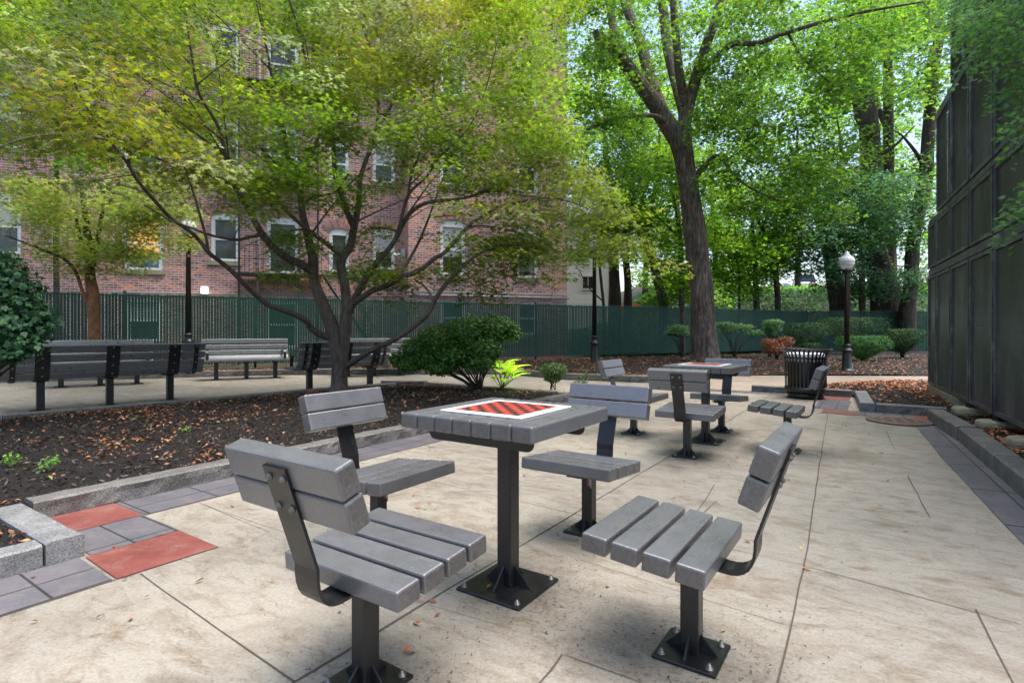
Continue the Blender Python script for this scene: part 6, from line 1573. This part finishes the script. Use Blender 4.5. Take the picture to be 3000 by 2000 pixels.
def yew(label, px0, px1, pyt, pyb, Y, seed, pal=YEW, n=5200, leaf=0.055):
    cx = (px0 + px1) / 2; w = (px1 - px0) / 2 * Y / F * 1.12
    zt = ap(cx, pyt, Y)[2]; zb = ap(cx, pyb, Y)[2]; x, y, _ = ap(cx, pyt, Y); hz_ = (zt - zb) / 2
    bl = [((x, y, zt - hz_ * 0.75), (w, w * .8, hz_ * .75)), ((x - w * .15, y - .1, zt - hz_ * 0.95), (w * .75, w * .6, hz_ * .75))]
    gz = hB(x, y)
    return shrub('clipped_yew', label, 'shrub', (x, y, gz), bl, n, leaf, pal, NEEDLE, 'leaf_yew', 10, group='flat-topped clipped shrubs', seed=seed, shell=.7, stem_r=.02, flat=True)
yew('flat-topped clipped dark shrub left of the lamp, right of the orange bush', 2298, 2428, 946, 1018, 19.0, 11)
yew('widest flat-topped clipped shrub, behind the right lamp post against the fence', 2402, 2582, 930, 992, 21.0, 12, n=6500)
yew('lower fresh green spreading shrub in front of the right lamp post', 2459, 2600, 984, 1048, 16.5, 13, [(0.04, 0.13, 0.024, 3), (0.06, 0.17, 0.028, 3), (0.024, 0.08, 0.02, 2)], 5600, 0.06)
yew('rightmost flat-topped clipped shrub near the black screen', 2590, 2698, 964, 1030, 18.0, 14)
yew('small low clipped shrub behind the litter bin rim', 2345, 2400, 1005, 1028, 16.5, 15, n=1500)
ox, oy, oz = ap(2275, 1050, 17.5)
shrub('orange_bush', 'small bush with orange-red leaves left of the clipped shrubs', 'bush', (ox, oy, 0.18), [(ap(2255, 1005, 17.5), (.28, .3, .16)), (ap(2300, 1000, 17.5), (.26, .3, .18)), (ap(2275, 1022, 17.4), (.42, .35, .18))], 3200, 0.05, [(0.42, 0.10, 0.03, 4), (0.30, 0.07, 0.025, 3), (0.20, 0.12, 0.03, 2), (0.10, 0.10, 0.03, 1)], OVAL, 'litter', 10, seed=16)
for i, (lb, pts, bp) in enumerate((('airy layered shrub left of the shaggy trunk before the fence', ((1985, 962, .40, .14), (2000, 978, .45, .12), (1968, 975, .28, .1)), 2000), ('airy layered shrub just right of the shaggy trunk before the fence', ((2120, 950, .42, .10), (2165, 958, .55, .12), (2210, 975, .35, .12), (2135, 968, .35, .1)), 2150), ('small airy pale shrub above the orange bush', ((2265, 945, .34, .12), (2262, 960, .30, .16), (2255, 975, .20, .15)), 2255))):
    Y = 18.8
    shrub('airy_shrub', lb, 'shrub', (*ap(bp, 1040, Y)[:2], hB(*ap(bp, 1040, Y)[:2])), [(ap(px, py, Y), (rx, .35, rz)) for px, py, rx, rz in pts], 1900, 0.06, [(0.085, 0.17, 0.06, 3), (0.06, 0.13, 0.04, 2), (0.12, 0.21, 0.09, 1)], FERN, 'leaf_bg', 12, seed=20 + i, shell=.2, stem_r=.012, group='airy shrubs along the fence')
for i, (lb, px, py) in enumerate((('small yellow-green weed at the left edge of the mulch bed near the kerb', 38, 1375), ('leafy weed with yellowing leaves second from the left in the mulch bed', 148, 1385), ('tiny weed sprig in the mulch behind the near chair', 545, 1280))):
    x, y = gp(px, py, 0.1); s = (1.0, 1.2, .6)[i]
    shrub('weed', lb, 'weed', (x, y, hA(x, y)), [((x, y, hA(x, y) + .05 * s), (.06 * s, .06 * s, .05 * s))], int(46 * s), 0.032, [(0.10, 0.24, 0.03, 3), (0.22, 0.30, 0.05, 2), (0.06, 0.16, 0.03, 1)], OVAL, 'leaf', 4, seed=50 + i, shell=.3, stem_r=.003)

# ================================================================== LIGHT, SKY, CAMERA
w = bpy.data.worlds.new('World'); SC.world = w; w.use_nodes = True
nt = w.node_tree; nt.nodes.clear()
EL, AZ = R(72), R(95)
sky = nd(nt, 'ShaderNodeTexSky', sky_type='NISHITA', sun_disc=False, sun_elevation=EL, sun_rotation=AZ, air_density=1.0, dust_density=3.0, ozone_density=1.0)
bgd = nd(nt, 'ShaderNodeBackground', {'Color': sky.outputs[0], 'Strength': 0.12})
nd(nt, 'ShaderNodeOutputWorld', {'Surface': bgd.outputs[0]})
sun = bpy.data.lights.new('sun', 'SUN'); sun.energy = 2.0; sun.angle = R(50); sun.color = (1.0, 0.975, 0.94)
so = bpy.data.objects.new('sun', sun); COL.objects.link(so)
to_sun = Vector((math.sin(AZ) * math.cos(EL), math.cos(AZ) * math.cos(EL), math.sin(EL)))
so.rotation_euler = (-to_sun).to_track_quat('-Z', 'Y').to_euler(); so.location = (0, 0, 30)
cam = bpy.data.cameras.new('camera'); cam.sensor_width = 36.0; cam.lens = 36 * F / 3000.0; cam.shift_y = -(1000 - HY) / 3000.0; cam.clip_end = 2000; cam.clip_start = 0.02
co = bpy.data.objects.new('camera', cam); COL.objects.link(co); co.location = (0, 0, H); co.rotation_euler = (R(90), 0, 0)
SC.camera = co
SC.view_settings.view_transform = 'Standard'; SC.view_settings.look = 'None'; SC.view_settings.gamma = 1.0; SC.view_settings.use_curve_mapping = False
SC.view_settings.exposure = 1.62
SC.render.engine = 'CYCLES'
cy = SC.cycles; cy.max_bounces = 7; cy.diffuse_bounces = 4; cy.glossy_bounces = 3; cy.transmission_bounces = 5; cy.transparent_max_bounces = 6
cy.use_denoising = True; cy.sample_clamp_indirect = 6.0
try: cy.denoiser = 'OPENIMAGEDENOISE'
except Exception: pass
